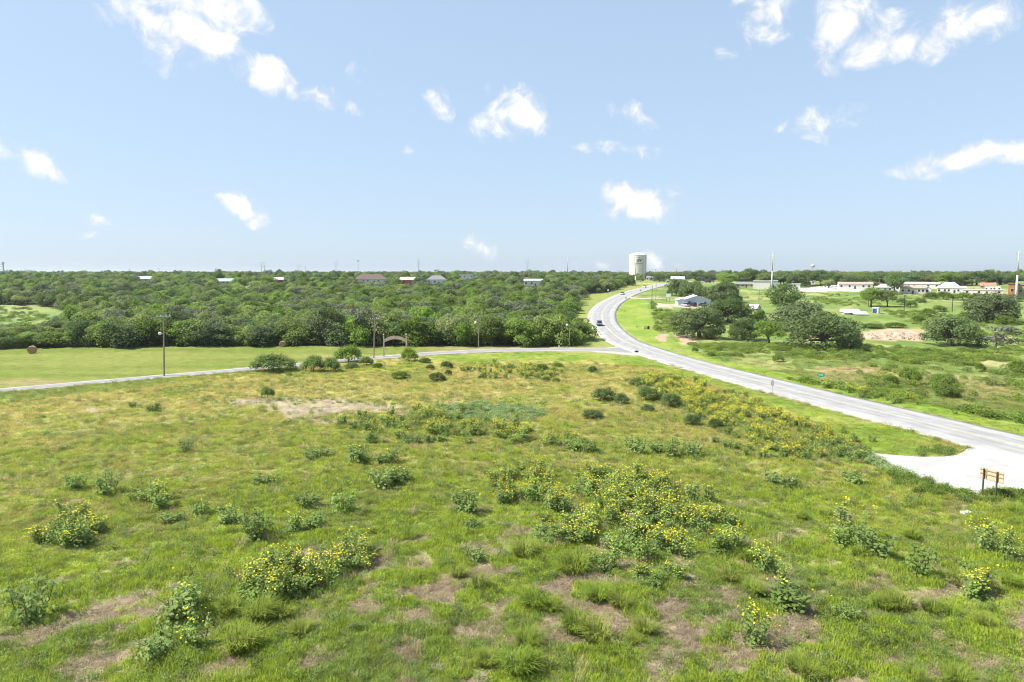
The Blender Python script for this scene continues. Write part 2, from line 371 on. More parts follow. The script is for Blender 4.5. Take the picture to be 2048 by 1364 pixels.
def material(name, col, rough=.8, var=.12, scale=3.0, bump=0, metal=0, spec=.3, coords='Object', detail=4, dirt=None):
    m = bpy.data.materials.new(name); m.use_nodes = True; nt = m.node_tree; N, L = nt.nodes, nt.links
    b = N['Principled BSDF']; b.inputs['Roughness'].default_value = rough; b.inputs['Metallic'].default_value = metal; b.inputs['Specular IOR Level'].default_value = spec
    tc = N.new('ShaderNodeTexCoord'); nz = N.new('ShaderNodeTexNoise'); nz.inputs['Scale'].default_value = scale; nz.inputs['Detail'].default_value = detail
    L.new(tc.outputs[coords], nz.inputs['Vector'])
    mr = N.new('ShaderNodeMapRange'); mr.inputs[1].default_value = .3; mr.inputs[2].default_value = .7; mr.inputs[3].default_value = 1 - var; mr.inputs[4].default_value = 1 + var
    L.new(nz.outputs['Fac'], mr.inputs[0])
    mx = N.new('ShaderNodeMixRGB'); mx.blend_type = 'MULTIPLY'; mx.inputs[0].default_value = 1; mx.inputs[1].default_value = (*col, 1); L.new(mr.outputs[0], mx.inputs[2])
    out = mx.outputs[0]
    if dirt:
        n2 = N.new('ShaderNodeTexNoise'); n2.inputs['Scale'].default_value = dirt[1]; n2.inputs['Detail'].default_value = 6; L.new(tc.outputs[coords], n2.inputs['Vector'])
        r2 = N.new('ShaderNodeMapRange'); r2.inputs[1].default_value = .5; r2.inputs[2].default_value = .72; r2.inputs[4].default_value = dirt[2]; L.new(n2.outputs['Fac'], r2.inputs[0])
        m2 = N.new('ShaderNodeMixRGB'); L.new(r2.outputs[0], m2.inputs[0]); L.new(out, m2.inputs[1]); m2.inputs[2].default_value = (*dirt[0], 1); out = m2.outputs[0]
    L.new(out, b.inputs['Base Color'])
    if bump:
        bp = N.new('ShaderNodeBump'); bp.inputs['Strength'].default_value = bump; bp.inputs['Distance'].default_value = .05; L.new(nz.outputs['Fac'], bp.inputs['Height']); L.new(bp.outputs[0], b.inputs['Normal'])
    return m
def foliage(name, c1, c2, c3=None, instancer=False, trans=.3, rough=.55, nscale=.8, rand=.35, upn=0):
    """leaf material: colour differs from plant to plant and from clump to clump"""
    m = bpy.data.materials.new(name); m.use_nodes = True; nt = m.node_tree; N, L = nt.nodes, nt.links
    b = N['Principled BSDF']; b.inputs['Roughness'].default_value = rough; b.inputs['Specular IOR Level'].default_value = .08
    tc = N.new('ShaderNodeTexCoord'); nz = N.new('ShaderNodeTexNoise'); nz.inputs['Scale'].default_value = nscale; nz.inputs['Detail'].default_value = 3
    L.new(tc.outputs['Object'], nz.inputs['Vector'])
    rp = N.new('ShaderNodeMapRange'); rp.inputs[1].default_value = .32; rp.inputs[2].default_value = .68; L.new(nz.outputs['Fac'], rp.inputs[0])
    if instancer:
        a = N.new('ShaderNodeAttribute'); a.attribute_type = 'INSTANCER'; a.attribute_name = 'col'
        v = N.new('ShaderNodeMapRange'); v.inputs[3].default_value = 1 - rand; v.inputs[4].default_value = 1 + rand; L.new(rp.outputs[0], v.inputs[0])
        mx = N.new('ShaderNodeMixRGB'); mx.blend_type = 'MULTIPLY'; mx.inputs[0].default_value = 1; L.new(a.outputs['Color'], mx.inputs[1]); L.new(v.outputs[0], mx.inputs[2])
        col = mx.outputs[0]
    else:
        mx = N.new('ShaderNodeMixRGB'); mx.inputs[1].default_value = (*c1, 1); mx.inputs[2].default_value = (*c2, 1); L.new(rp.outputs[0], mx.inputs[0])
        oi = N.new('ShaderNodeObjectInfo'); m2 = N.new('ShaderNodeMixRGB'); L.new(mx.outputs[0], m2.inputs[1]); m2.inputs[2].default_value = (*(c3 or c1), 1)
        r2 = N.new('ShaderNodeMapRange'); r2.inputs[1].default_value = .35; r2.inputs[2].default_value = 1; r2.inputs[4].default_value = .75; L.new(oi.outputs['Random'], r2.inputs[0]); L.new(r2.outputs[0], m2.inputs[0])
        ml = N.new('ShaderNodeMath'); ml.operation = 'MULTIPLY'; ml.inputs[1].default_value = 7.31; L.new(oi.outputs['Random'], ml.inputs[0])
        fr = N.new('ShaderNodeMath'); fr.operation = 'FRACT'; L.new(ml.outputs[0], fr.inputs[0])
        v = N.new('ShaderNodeMapRange'); v.inputs[3].default_value = 1 - rand; v.inputs[4].default_value = 1 + rand; L.new(fr.outputs[0], v.inputs[0])
        m3 = N.new('ShaderNodeMixRGB'); m3.blend_type = 'MULTIPLY'; m3.inputs[0].default_value = 1; L.new(m2.outputs[0], m3.inputs[1]); L.new(v.outputs[0], m3.inputs[2]); col = m3.outputs[0]
    L.new(col, b.inputs['Base Color'])
    if upn:
        ge = N.new('ShaderNodeNewGeometry'); va = N.new('ShaderNodeVectorMath'); va.operation = 'ADD'; va.inputs[1].default_value = (0, 0, upn); L.new(ge.outputs['Normal'], va.inputs[0])
        vn = N.new('ShaderNodeVectorMath'); vn.operation = 'NORMALIZE'; L.new(va.outputs[0], vn.inputs[0]); L.new(vn.outputs[0], b.inputs['Normal'])
    tr = N.new('ShaderNodeBsdfTranslucent'); L.new(col, tr.inputs['Color'])
    ms = N.new('ShaderNodeMixShader'); ms.inputs[0].default_value = trans; L.new(b.outputs[0], ms.inputs[1]); L.new(tr.outputs[0], ms.inputs[2])
    L.new(ms.outputs[0], N['Material Output'].inputs['Surface']); return m

def m_ground():
    m = bpy.data.materials.new('ground_soil_and_grass'); m.use_nodes = True; nt = m.node_tree; N, L = nt.nodes, nt.links
    b = N['Principled BSDF']; b.inputs['Roughness'].default_value = .95; b.inputs['Specular IOR Level'].default_value = .1
    a = N.new('ShaderNodeAttribute'); a.attribute_name = 'col'
    g = N.new('ShaderNodeNewGeometry')
    def noise(s, d, vec=None, r=.6):
        n = N.new('ShaderNodeTexNoise'); n.inputs['Scale'].default_value = s; n.inputs['Detail'].default_value = d; n.inputs['Roughness'].default_value = r; L.new(vec or g.outputs['Position'], n.inputs['Vector']); return n.outputs['Fac']
    def rng(f, a0, a1, b0, b1):
        q = N.new('ShaderNodeMapRange'); q.inputs[1].default_value = a0; q.inputs[2].default_value = a1; q.inputs[3].default_value = b0; q.inputs[4].default_value = b1; L.new(f, q.inputs[0]); return q.outputs[0]
    def mul(c, f):
        q = N.new('ShaderNodeMixRGB'); q.blend_type = 'MULTIPLY'; q.inputs[0].default_value = 1; L.new(c, q.inputs[1]); L.new(f, q.inputs[2]); return q.outputs[0]
    n1 = noise(3.5, 6, r=.7); n2 = noise(.55, 5, r=.65); n3 = noise(14, 4)
    c = mul(a.outputs['Color'], rng(n1, .3, .7, .68, 1.32)); c = mul(c, rng(n2, .3, .7, .80, 1.20)); c = mul(c, rng(n3, .3, .7, .82, 1.18))
    hs = N.new('ShaderNodeHueSaturation'); L.new(c, hs.inputs['Color']); L.new(rng(n2, .3, .7, .485, .515), hs.inputs['Hue'])
    L.new(hs.outputs[0], b.inputs['Base Color'])
    bp = N.new('ShaderNodeBump'); bp.inputs['Strength'].default_value = .9; bp.inputs['Distance'].default_value = .12; L.new(n1, bp.inputs['Height']); L.new(bp.outputs[0], b.inputs['Normal'])
    return m
def m_asphalt(name, edge, lane, track):
    m = bpy.data.materials.new(name); m.use_nodes = True; nt = m.node_tree; N, L = nt.nodes, nt.links
    b = N['Principled BSDF']; b.inputs['Roughness'].default_value = .9; b.inputs['Specular IOR Level'].default_value = .2
    a = N.new('ShaderNodeAttribute'); a.attribute_name = 'across'; g = N.new('ShaderNodeNewGeometry')
    al = N.new('ShaderNodeAttribute'); al.attribute_name = 'along'
    ramp = N.new('ShaderNodeValToRGB'); mr = N.new('ShaderNodeMapRange'); mr.inputs[1].default_value = -1; mr.inputs[2].default_value = 1; L.new(a.outputs['Fac'], mr.inputs[0]); L.new(mr.outputs[0], ramp.inputs[0])
    e = ramp.color_ramp.elements
    stops = [(0, edge), (.20, edge), (.225, lane), (.29, track), (.34, lane), (.41, track), (.48, lane), (.5, edge), (.56, lane), (.60, track), (.65, lane), (.71, track), (.765, lane), (.79, edge), (1, edge)]
    e[0].position = 0; e[0].color = (*stops[0][1], 1); e[1].position = 1; e[1].color = (*stops[-1][1], 1)
    for p, c in stops[1:-1]: q = e.new(p); q.color = (*c, 1)
    def noise(s, d, vec): n = N.new('ShaderNodeTexNoise'); n.inputs['Scale'].default_value = s; n.inputs['Detail'].default_value = d; L.new(vec, n.inputs['Vector']); return n.outputs['Fac']
    cb = N.new('ShaderNodeCombineXYZ'); s1 = N.new('ShaderNodeMath'); s1.operation = 'MULTIPLY'; s1.inputs[1].default_value = .03; L.new(al.outputs['Fac'], s1.inputs[0]); L.new(a.outputs['Fac'], cb.inputs[0]); L.new(s1.outputs[0], cb.inputs[1])
    c = ramp.outputs[0]
    for f, lo, hi in ((noise(6, 5, cb.outputs[0]), .86, 1.14), (noise(.35, 4, g.outputs['Position']), .9, 1.1), (noise(9, 4, g.outputs['Position']), .86, 1.14)):
        q = N.new('ShaderNodeMapRange'); q.inputs[1].default_value = .3; q.inputs[2].default_value = .7; q.inputs[3].default_value = lo; q.inputs[4].default_value = hi; L.new(f, q.inputs[0])
        x = N.new('ShaderNodeMixRGB'); x.blend_type = 'MULTIPLY'; x.inputs[0].default_value = 1; L.new(c, x.inputs[1]); L.new(q.outputs[0], x.inputs[2]); c = x.outputs[0]
    L.new(c, b.inputs['Base Color']); return m

# ------------------------------------------------------------------ ground sheet
def build_ground():
    th = np.concatenate([np.radians(np.arange(-52, 52.01, .22)), np.radians(np.arange(56, 308.1, 4.0))])
    r = 6 * 1.0165 ** np.arange(0, 482)
    r = r[r < 16000]; nt_, nr = len(th), len(r)
    R_, T_ = np.meshgrid(r, th, indexing='ij'); x = (R_ * np.sin(T_)).ravel(); y = (R_ * np.cos(T_)).ravel()
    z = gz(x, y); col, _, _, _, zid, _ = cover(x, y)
    d_ = np.hypot(x, y); n5 = fbm(x / .6, y / .6, 73, 3)             # litter and soil show between the tufts of the near field
    lit = np.where(zid == 0, (.22 + .5 * sstep(.35, .65, n5)) * (1 - .75 * sstep(80, 150, d_)), 0)
    col = mixc(col, THATCH[None] * .72 * np.ones(x.shape + (1,)), np.clip(lit, 0, 1))
    v = np.column_stack([x, y, z]); v = np.vstack([v, [0, 0, float(tz(0, 0))]]); col = np.vstack([col, [.1, .15, .03]])
    i = np.arange(nr - 1)[:, None] * nt_; j = np.arange(nt_)[None]; j2 = (j + 1) % nt_
    f = np.stack([i + j, i + nt_ + j, i + nt_ + j2, i + j2], -1).reshape(-1, 4)
    c = len(v) - 1; jj = np.arange(nt_); cap = np.stack([np.full(nt_, c), jj, (jj + 1) % nt_, np.full(nt_, c)], -1)
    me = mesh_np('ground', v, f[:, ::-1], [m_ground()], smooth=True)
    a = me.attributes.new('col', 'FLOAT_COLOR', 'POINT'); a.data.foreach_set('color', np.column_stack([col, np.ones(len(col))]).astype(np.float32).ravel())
    struct(link('ground', me), 'rolling grassy ground of field, pasture and hill')
build_ground()

# ------------------------------------------------------------------ roads
M_hwy = m_asphalt('chip_seal', (.36, .352, .335), (.325, .318, .305), (.285, .28, .275))
M_side = m_asphalt('worn_asphalt', (.36, .34, .31), (.27, .265, .26), (.24, .235, .235))
M_conc = material('pale_concrete', (.40, .39, .375), .9, .12, .5, dirt=((.33, .31, .28), .25, .7), coords='Object')
M_gravel = material('pale_gravel', (.52, .48, .41), .95, .15, 2.0)
M_yellow = material('worn_yellow_paint', (.48, .42, .25), .8, .25, 1.5)
def ribbon(name, C, mat, lift=.06, cross=11, skirt=True, crown=.09):
    t = np.gradient(C[:, :2], axis=0); t /= np.linalg.norm(t, axis=1)[:, None]; nrm = np.column_stack([t[:, 1], -t[:, 0]])
    s = np.linspace(-1, 1, cross); al = np.concatenate([[0], np.cumsum(np.hypot(*np.diff(C[:, :2], axis=0).T))])
    zc = tz(C[:, 0], C[:, 1])
    vs, ac, an = [], [], []
    jit = (fbm(al / 2.2, al * 0 + 3.3, 77, 3) - .5) * .5
    for k in s:
        w = C[:, 2] * k + (jit if k > .99 else (-jit[::-1] if k < -.99 else 0))
        vs.append(np.column_stack([C[:, 0] + nrm[:, 0] * w, C[:, 1] + nrm[:, 1] * w, zc + lift + crown * (1 - k * k)])); ac.append(np.full(len(C), k)); an.append(al)
    if skirt:
        for e, k in ((0, -1), (-1, 1)):
            q = vs[e].copy() if e == 0 else vs[cross - 1].copy(); q[:, 2] -= .3; vs.append(q); ac.append(np.full(len(C), k)); an.append(al)
    n = len(C); v = np.concatenate(vs); f = []
    pairs = [(k, k + 1) for k in range(cross - 1)] + ([(cross, 0), (cross - 1, cross + 1)] if skirt else [])
    i = np.arange(n - 1)
    for a, b in pairs: f.append(np.stack([a * n + i, b * n + i, b * n + i + 1, a * n + i + 1], -1)[:, ::-1])
    me = mesh_np(name, v, np.concatenate(f), [mat])
    for nm, d in (('across', ac), ('along', an)):
        q = me.attributes.new(nm, 'FLOAT', 'POINT'); q.data.foreach_set('value', np.concatenate(d).astype(np.float32))
    return link(name, me)
hw = struct(ribbon('highway', HWY, M_hwy, .075), 'pale two lane highway curving up to the water tower')
struct(ribbon('side_road', SIDE, M_side, .045, 9, crown=.02), 'narrow pale side road crossing the mown field')
struct(ribbon('driveway', RAMP, M_gravel, .05, 5), 'short gravel drive off the right of the highway')
struct(ribbon('path', TOWN, M_conc, .05, 5), 'thin pale lane below the water tower')
def line_strip(off, w):
    t = np.gradient(HWY[:, :2], axis=0); t /= np.linalg.norm(t, axis=1)[:, None]; nrm = np.column_stack([t[:, 1], -t[:, 0]])
    z = tz(HWY[:, 0], HWY[:, 1]) + .075 + .09 + .006
    a = np.column_stack([HWY[:, :2] + nrm * (off - w / 2), z]); b = np.column_stack([HWY[:, :2] + nrm * (off + w / 2), z]); n = len(a); i = np.arange(n - 1)
    return mesh_np('centre_line', np.vstack([a, b]), np.stack([i, n + i, n + i + 1, i + 1], -1)[:, ::-1], [M_yellow])
for off in (-.14, .14): link('centre_line', line_strip(off, .12), hw)
def sheet(name, pts, z_off, mat, label):
    zs = [float(tz(*p)) + z_off for p in pts]; b = MB(); n = len(pts)
    b.poly([(p[0], p[1], z) for p, z in zip(pts, zs)] + [(p[0], p[1], z - .3) for p, z in zip(pts, zs)], [tuple(range(n))[::-1]] + [(i, (i + 1) % n, n + (i + 1) % n, n + i) for i in range(n)])
    return struct(b.obj(name, mat), label)
sheet('driveway', APRON, .045, M_conc, 'white concrete driveway apron joining the highway')
# ------------------------------------------------------------------ plants: prototypes
rng = np.random.default_rng(7); random.seed(7)
def unit(v): return v / (np.linalg.norm(v, axis=-1, keepdims=True) + 1e-9)
def cards(p, nrm, size, asp=.62, r=rng):
    """one pointed leaf card (two triangles, folded along the rib) at each point"""
    n = len(p); t = unit(np.cross(nrm, unit(r.normal(size=(n, 3))))); b = np.cross(nrm, t)
    s = np.asarray(size).reshape(-1, 1) * r.uniform(.7, 1.3, (n, 1)); fold = nrm * s * .22
    v = np.stack([p - t * s, p - b * s * asp - fold * .4 + t * s * .1, p + t * s, p + b * s * asp - fold * .4 + t * s * .1], 1).reshape(-1, 3)
    i = np.arange(n)[:, None] * 4
    f = np.concatenate([i + [0, 1, 2], i + [0, 2, 3]]); return v, f
def lobes_cards(L, n, size, r, up=.35, shell=.72, out=.9):
    L = np.array(L, float); w = (L[:, 3] * L[:, 4] + L[:, 4] * L[:, 5] + L[:, 3] * L[:, 5]); k = r.choice(len(L), n, p=w / w.sum())
    d = unit(r.normal(size=(n, 3)) + [0, 0, .25]); f = r.uniform(shell, 1.06, n)[:, None] * (1 + .16 * r.normal(size=(n, 1)) * (r.random((n, 1)) < .3))
    p = L[k, :3] + d * L[k, 3:6] * f
    p = p[p[:, 2] > .05] if True else p; d = d[:len(p)]
    nn = unit(d * out + unit(r.normal(size=p.shape)) * .55 + [0, 0, up])
    return cards(p, nn, size, r=r)
def tri_mesh(name, vf, mat):
    vs, fs, o = [], [], 0
    for v, f in vf: vs.append(v); fs.append(f + o); o += len(v)
    return mesh_np(name, np.vstack(vs), np.vstack(fs), [mat])
def mid(me): me.use_fake_user = False; return me

BARK = material('grey_brown_bark', (.13, .105, .085), .95, .3, 6, bump=.4)
BARK_PALE = material('pale_dead_bark', (.34, .31, .28), .95, .25, 6)
F_SCRUB = foliage('scrub_leaves', (.130, .220, .032), (.245, .350, .058), (.220, .275, .085), rand=.34, upn=.9, trans=.42)
F_SCRUB3 = foliage('pale_mesquite_leaves', (.19, .27, .065), (.30, .37, .10), (.27, .30, .13), rand=.2, upn=.9, trans=.42)
F_SCRUB2 = foliage('darker_scrub_leaves', (.085, .150, .038), (.165, .235, .066), (.150, .190, .090), rand=.28, upn=.7, trans=.35)
F_OAK = foliage('live_oak_leaves', (.075, .120, .032), (.150, .210, .062), (.138, .180, .075), rand=.2, trans=.3, upn=.7)
F_GREY = foliage('grey_green_leaves', (.13, .15, .095), (.19, .20, .13), (.17, .18, .13), rand=.2, trans=.2, upn=.5)
F_BUSH = foliage('huisache_leaves', (.120, .190, .030), (.200, .280, .048), (.17, .23, .07), rand=.2, upn=.8, trans=.35)
F_LIGHT = foliage('sapling_leaves', (.16, .25, .03), (.24, .32, .045), rand=.1, upn=.5)
F_SUN = foliage('sunflower_leaves', (.185, .280, .066), (.280, .385, .105), (.25, .33, .115), nscale=2.2, rand=.22, trans=.42, upn=1.3)
F_STEM = material('green_stem', (.10, .14, .045), .8, .2, 5)
F_PETAL = foliage('yellow_petals', (.88, .74, .03), (.90, .79, .06), (.86, .70, .03), rand=.08, trans=.2, upn=1.5)
F_EYE = material('dark_flower_eye', (.10, .05, .02), .9, .2, 40)
F_HERB = foliage('silvery_herb', (.21, .31, .10), (.33, .43, .18), (.28, .37, .14), nscale=1.5, rand=.15, upn=.8)
F_TALLG = foliage('tall_grass_blades', (.190, .280, .035), (.290, .370, .055), (.31, .34, .075), nscale=.9, rand=.12, trans=.4, upn=1.6)
F_GRASS = foliage('short_grass', (0, 0, 0), (0, 0, 0), instancer=True, trans=.42, nscale=2.5, rand=.25, upn=2.6)

def trunk_mb(h, r, lobes, seed, lean=.15, n=7):
    rr = random.Random(seed); b = MB(); lx, ly = rr.uniform(-lean, lean) * h, rr.uniform(-lean, lean) * h
    top = Vector((lx, ly, h)); b.tube([(0, 0, -.3), (lx * .15, ly * .15, h * .3), (lx * .5, ly * .5, h * .65), top], [r * 1.35, r, r * .85, r * .6], n)
    for L in lobes:
        e = Vector(L[:3]); s = top * rr.uniform(.5, .98); m_ = s.lerp(e, .5) + Vector((rr.uniform(-.3, .3), rr.uniform(-.3, .3), rr.uniform(-.1, .5)))
        b.tube([s, m_, e], [r * .45, r * .28, r * .1], 5, cap=False)
    return b
def tree_proto(kind, seed):
    """meshes (trunk, crown) with overall width and height"""
    r = np.random.default_rng(seed)
    L = []
    if kind == 'scrub':          # bushy mesquite, elm and hackberry: foliage from the ground up
        hh = r.uniform(5.6, 7.0); n = 15
        for i in range(n):
            a = r.uniform(0, 6.28); t = (i + .5) / n; z = .9 + t * (hh - 2.0); rad = (3.0 * math.sqrt(max(.05, 1 - ((t - .35) / .72) ** 2))) * r.uniform(.35, .95)
            s = r.uniform(.95, 1.75) * (1.1 - .3 * t); L.append((rad * math.cos(a), rad * math.sin(a), z, s * 1.15, s * 1.15, s * .85))
        cr = tri_mesh('crown', [lobes_cards(L, 3000, .215, r, out=1.2)], (F_SCRUB, F_SCRUB2, F_SCRUB, F_SCRUB3, F_SCRUB, F_SCRUB2)[((seed - 100) // 13) % 6]); tk = trunk_mb(hh * .45, .16, L[4::2], seed)
        return tk.mesh('trunk', BARK, True), cr
    if kind == 'sparse':         # thin grey-green tree, branches showing
        hh = 6.5
        for i in range(12):
            a = r.uniform(0, 6.28); z = r.uniform(2.0, hh - .6); rad = r.uniform(.4, 2.6); s = r.uniform(.7, 1.2); L.append((rad * math.cos(a), rad * math.sin(a), z, s * 1.2, s * 1.2, s * .8))
        return trunk_mb(hh * .5, .17, L, seed).mesh('trunk', BARK_PALE, True), tri_mesh('crown', [lobes_cards(L, 1000, .20, r, shell=.5)], F_GREY)
    if kind == 'oak':            # spreading live oak, dome of clumps over a short stout trunk
        n = 30
        for i in range(n):
            a = i * 2.4 + r.uniform(-.4, .4); q = math.sqrt((i + .5) / n); rad = 5.6 * q * r.uniform(.62, 1.2); z = 2.6 + 4.0 * math.sqrt(max(0, 1 - (q * .92) ** 2)) * r.uniform(.8, 1.05) - .6 * q * r.random()
            s = r.uniform(.9, 2.1); L.append((rad * math.cos(a), rad * math.sin(a), max(1.5, z - .4 + r.normal() * .45), s * 1.2, s * 1.2, s * .8))
        for i in range(16):
            a = i * .393 + r.uniform(-.2, .2); q = r.uniform(3.9, 5.7); L.append((q * math.cos(a), q * math.sin(a), r.uniform(.9, 2.6), *([r.uniform(1.0, 1.7)] * 2), 1.0))
        cr = tri_mesh('crown', [lobes_cards(L, 7500, .23, r, out=1.1)], F_OAK); tk = trunk_mb(2.8, .5, L[::2], seed, lean=.1, n=9)
        return tk.mesh('trunk', BARK, True), cr
    if kind == 'tall':           # taller round shade tree
        n = 22
        for i in range(n):
            a = i * 2.4; q = math.sqrt((i + .5) / n); rad = 3.8 * q * r.uniform(.7, 1.05); z = 3.4 + 5.2 * r.random() * math.sqrt(1 - (q * .85) ** 2) + .6; s = r.uniform(1.2, 1.9)
            L.append((rad * math.cos(a), rad * math.sin(a), z, s * 1.1, s * 1.1, s * .9))
        return trunk_mb(4.2, .28, L[::2], seed).mesh('trunk', BARK, True), tri_mesh('crown', [lobes_cards(L, 3600, .25, r, out=1.1)], (F_SCRUB2, F_SCRUB, F_SCRUB3)[((seed - 1400) // 13) % 3])
    if kind == 'bush':           # huisache: fan of fine feathery shoots from the ground
        n = 14
        for i in range(n):
            a = i * 2.4; q = math.sqrt((i + .5) / n); s = r.uniform(.5, .85); L.append((1.9 * q * math.cos(a), 1.9 * q * math.sin(a), .55 + 1.7 * math.sqrt(max(.05, 1 - q * q)) * r.uniform(.5, 1), s * 1.1, s * 1.1, s * .9))
        v, f = lobes_cards(L, 3400, .105, r, up=.6, shell=.55)
        # feathery shoots breaking the outline
        m_ = 420; d = unit(r.normal(size=(m_, 3)) * [1, 1, .7] + [0, 0, .75]); p0 = d * [1.7, 1.7, 1.7] * r.uniform(.8, 1.1, (m_, 1)) + [0, 0, .5]; side = unit(np.cross(d, r.normal(size=(m_, 3)))) * .035
        p1 = p0 + d * r.uniform(.35, .8, (m_, 1)); sv = np.stack([p0 - side, p0 + side, p1], 1).reshape(-1, 3); sf = np.arange(m_ * 3).reshape(-1, 3)
        return trunk_mb(.9, .06, L[::2], seed).mesh('stem', BARK, True), tri_mesh('crown', [(v, f), (sv, sf)], F_BUSH)
TREES = {k: [tree_proto(k, 100 + 13 * i + hash_) for i in range(n)] for k, n, hash_ in (('scrub', 6, 0), ('sparse', 2, 500), ('oak', 4, 900), ('tall', 3, 1300), ('bush', 3, 1700))}
SIZE = {'scrub': (7.2, 6.6), 'sparse': (6.6, 6.6), 'oak': (14.4, 7.6), 'tall': (10.0, 10.0), 'bush': (5.0, 3.2)}
def put_tree(kind, px, base, wpx, top, label, group=None, name=None, var=None, cat='tree', mat=None, p=None):
    p = p or G(px, base); s = scale_at(p); W0, H0 = SIZE[kind]; w = wpx * s * (1.12 if kind == 'oak' else 1); h = (base - top) * s if top else w * H0 / W0
    tk, cr = TREES[kind][(var if var is not None else random.randrange(99)) % len(TREES[kind])]
    t = thing(name or ('shrub' if kind == 'bush' else 'tree'), label, cat, p, random.uniform(0, 6.28), group)
    t.scale = (w / W0, w / W0, h / H0)
    a = link('stem' if kind == 'bush' else 'trunk', tk, t); b = link('crown', cr, t)
    if mat:
        b.data = cr.copy(); b.data.materials[0] = mat
    return t

# ---- scattering of uncountable cover (geometry nodes, one object each)
def scatter(name, label, protos, pos, rot, scl, idx, col=None):
    c = bpy.data.collections.new(name + '_sources')
    for i, (me) in enumerate(protos):
        o = bpy.data.objects.new('%s_source_%02d' % (name, i), me); c.objects.link(o)
    me = bpy.data.meshes.new(name); n = len(pos); me.vertices.add(n); me.vertices.foreach_set('co', np.asarray(pos, np.float32).ravel())
    for nm, ty, key, d in (('rot', 'FLOAT_VECTOR', 'vector', rot), ('scl', 'FLOAT_VECTOR', 'vector', scl), ('idx', 'INT', 'value', idx)):
        a = me.attributes.new(nm, ty, 'POINT'); a.data.foreach_set(key, np.asarray(d, np.int32 if ty == 'INT' else np.float32).ravel())
    if col is not None:
        a = me.attributes.new('col', 'FLOAT_COLOR', 'POINT'); a.data.foreach_set('color', np.column_stack([col, np.ones(n)]).astype(np.float32).ravel())
    g = bpy.data.node_groups.new(name, 'GeometryNodeTree'); g.interface.new_socket('Geometry', in_out='INPUT', socket_type='NodeSocketGeometry'); g.interface.new_socket('Geometry', in_out='OUTPUT', socket_type='NodeSocketGeometry')
    N, L = g.nodes, g.links; gi, go = N.new('NodeGroupInput'), N.new('NodeGroupOutput'); ip = N.new('GeometryNodeInstanceOnPoints'); ci = N.new('GeometryNodeCollectionInfo')
    ci.inputs['Collection'].default_value = c; ci.inputs['Separate Children'].default_value = True; ci.inputs['Reset Children'].default_value = True
    def attr(nm, ty): q = N.new('GeometryNodeInputNamedAttribute'); q.data_type = ty; q.inputs['Name'].default_value = nm; return q.outputs['Attribute']
    L.new(gi.outputs[0], ip.inputs['Points']); L.new(ci.outputs[0], ip.inputs['Instance']); ip.inputs['Pick Instance'].default_value = True
    L.new(attr('idx', 'INT'), ip.inputs['Instance Index']); L.new(attr('rot', 'FLOAT_VECTOR'), ip.inputs['Rotation']); L.new(attr('scl', 'FLOAT_VECTOR'), ip.inputs['Scale']); L.new(ip.outputs[0], go.inputs[0])
    o = link(name, me); md = o.modifiers.new('scatter', 'NODES'); md.node_group = g
    o['kind'] = 'stuff'; o['label'] = label; return o

# ------------------------------------------------------------------ short grass of the near field
def blades(n, rad, h, wd, bend, r, lie=0.0, fan=.0):
    """n grass blades as bent strips (3 triangles each)"""
    a = r.uniform(0, 6.28, n); q = rad * np.sqrt(r.random(n)); base = np.column_stack([q * np.cos(a), q * np.sin(a), np.full(n, -.02)])
    az = r.uniform(0, 6.28, n) * (1 - fan) + a * fan; d = np.column_stack([np.cos(az), np.sin(az), np.zeros(n)])
    hh = h * r.uniform(.55, 1.15, n)[:, None]; b = (bend * r.uniform(.4, 1.3, n))[:, None]; z = np.array([0, 0, 1.])
    s = np.cross(d, z) * (wd * r.uniform(.7, 1.3, n))[:, None]
    m1 = base + z * hh * .62 * (1 - lie) + d * hh * (b * .35 + lie * .5); m2 = base + z * hh * (1 - .35 * b) * (1 - lie) + d * hh * (b + lie)
    v = np.stack([base - s, base + s, m1 + s * .8, m1 - s * .8, m2], 1).reshape(-1, 3); i = np.arange(n)[:, None] * 5
    return v, np.concatenate([i + [0, 1, 2], i + [0, 2, 3], i + [3, 2, 4]])
def leafy(n, rad, h, size, r):
    p = np.column_stack([r.normal(size=(n, 2)) * rad * .5, r.uniform(.02, h, n)]); nn = unit(unit(r.normal(size=(n, 3))) * .8 + [0, 0, .9]); return cards(p, nn, size, r=r)
R_ = np.random.default_rng
GP = [tri_mesh('g', [blades(70, .42, .22, .012, .6, R_(1))], F_GRASS), tri_mesh('g', [blades(80, .50, .16, .013, .8, R_(2))], F_GRASS), tri_mesh('g', [blades(60, .36, .30, .011, .5, R_(3))], F_GRASS),
      tri_mesh('g', [blades(60, .45, .34, .007, .45, R_(4))], F_GRASS), tri_mesh('g', [blades(60, .50, .28, .008, .6, R_(5))], F_GRASS),
      tri_mesh('g', [blades(70, .55, .30, .008, .3, R_(6), lie=.85)], F_GRASS),
      tri_mesh('g', [leafy(60, .35, .22, .035, R_(8)), blades(25, .4, .2, .01, .6, R_(9))], F_GRASS), tri_mesh('g', [leafy(90, .32, .45, .045, R_(10))], F_GRASS)]
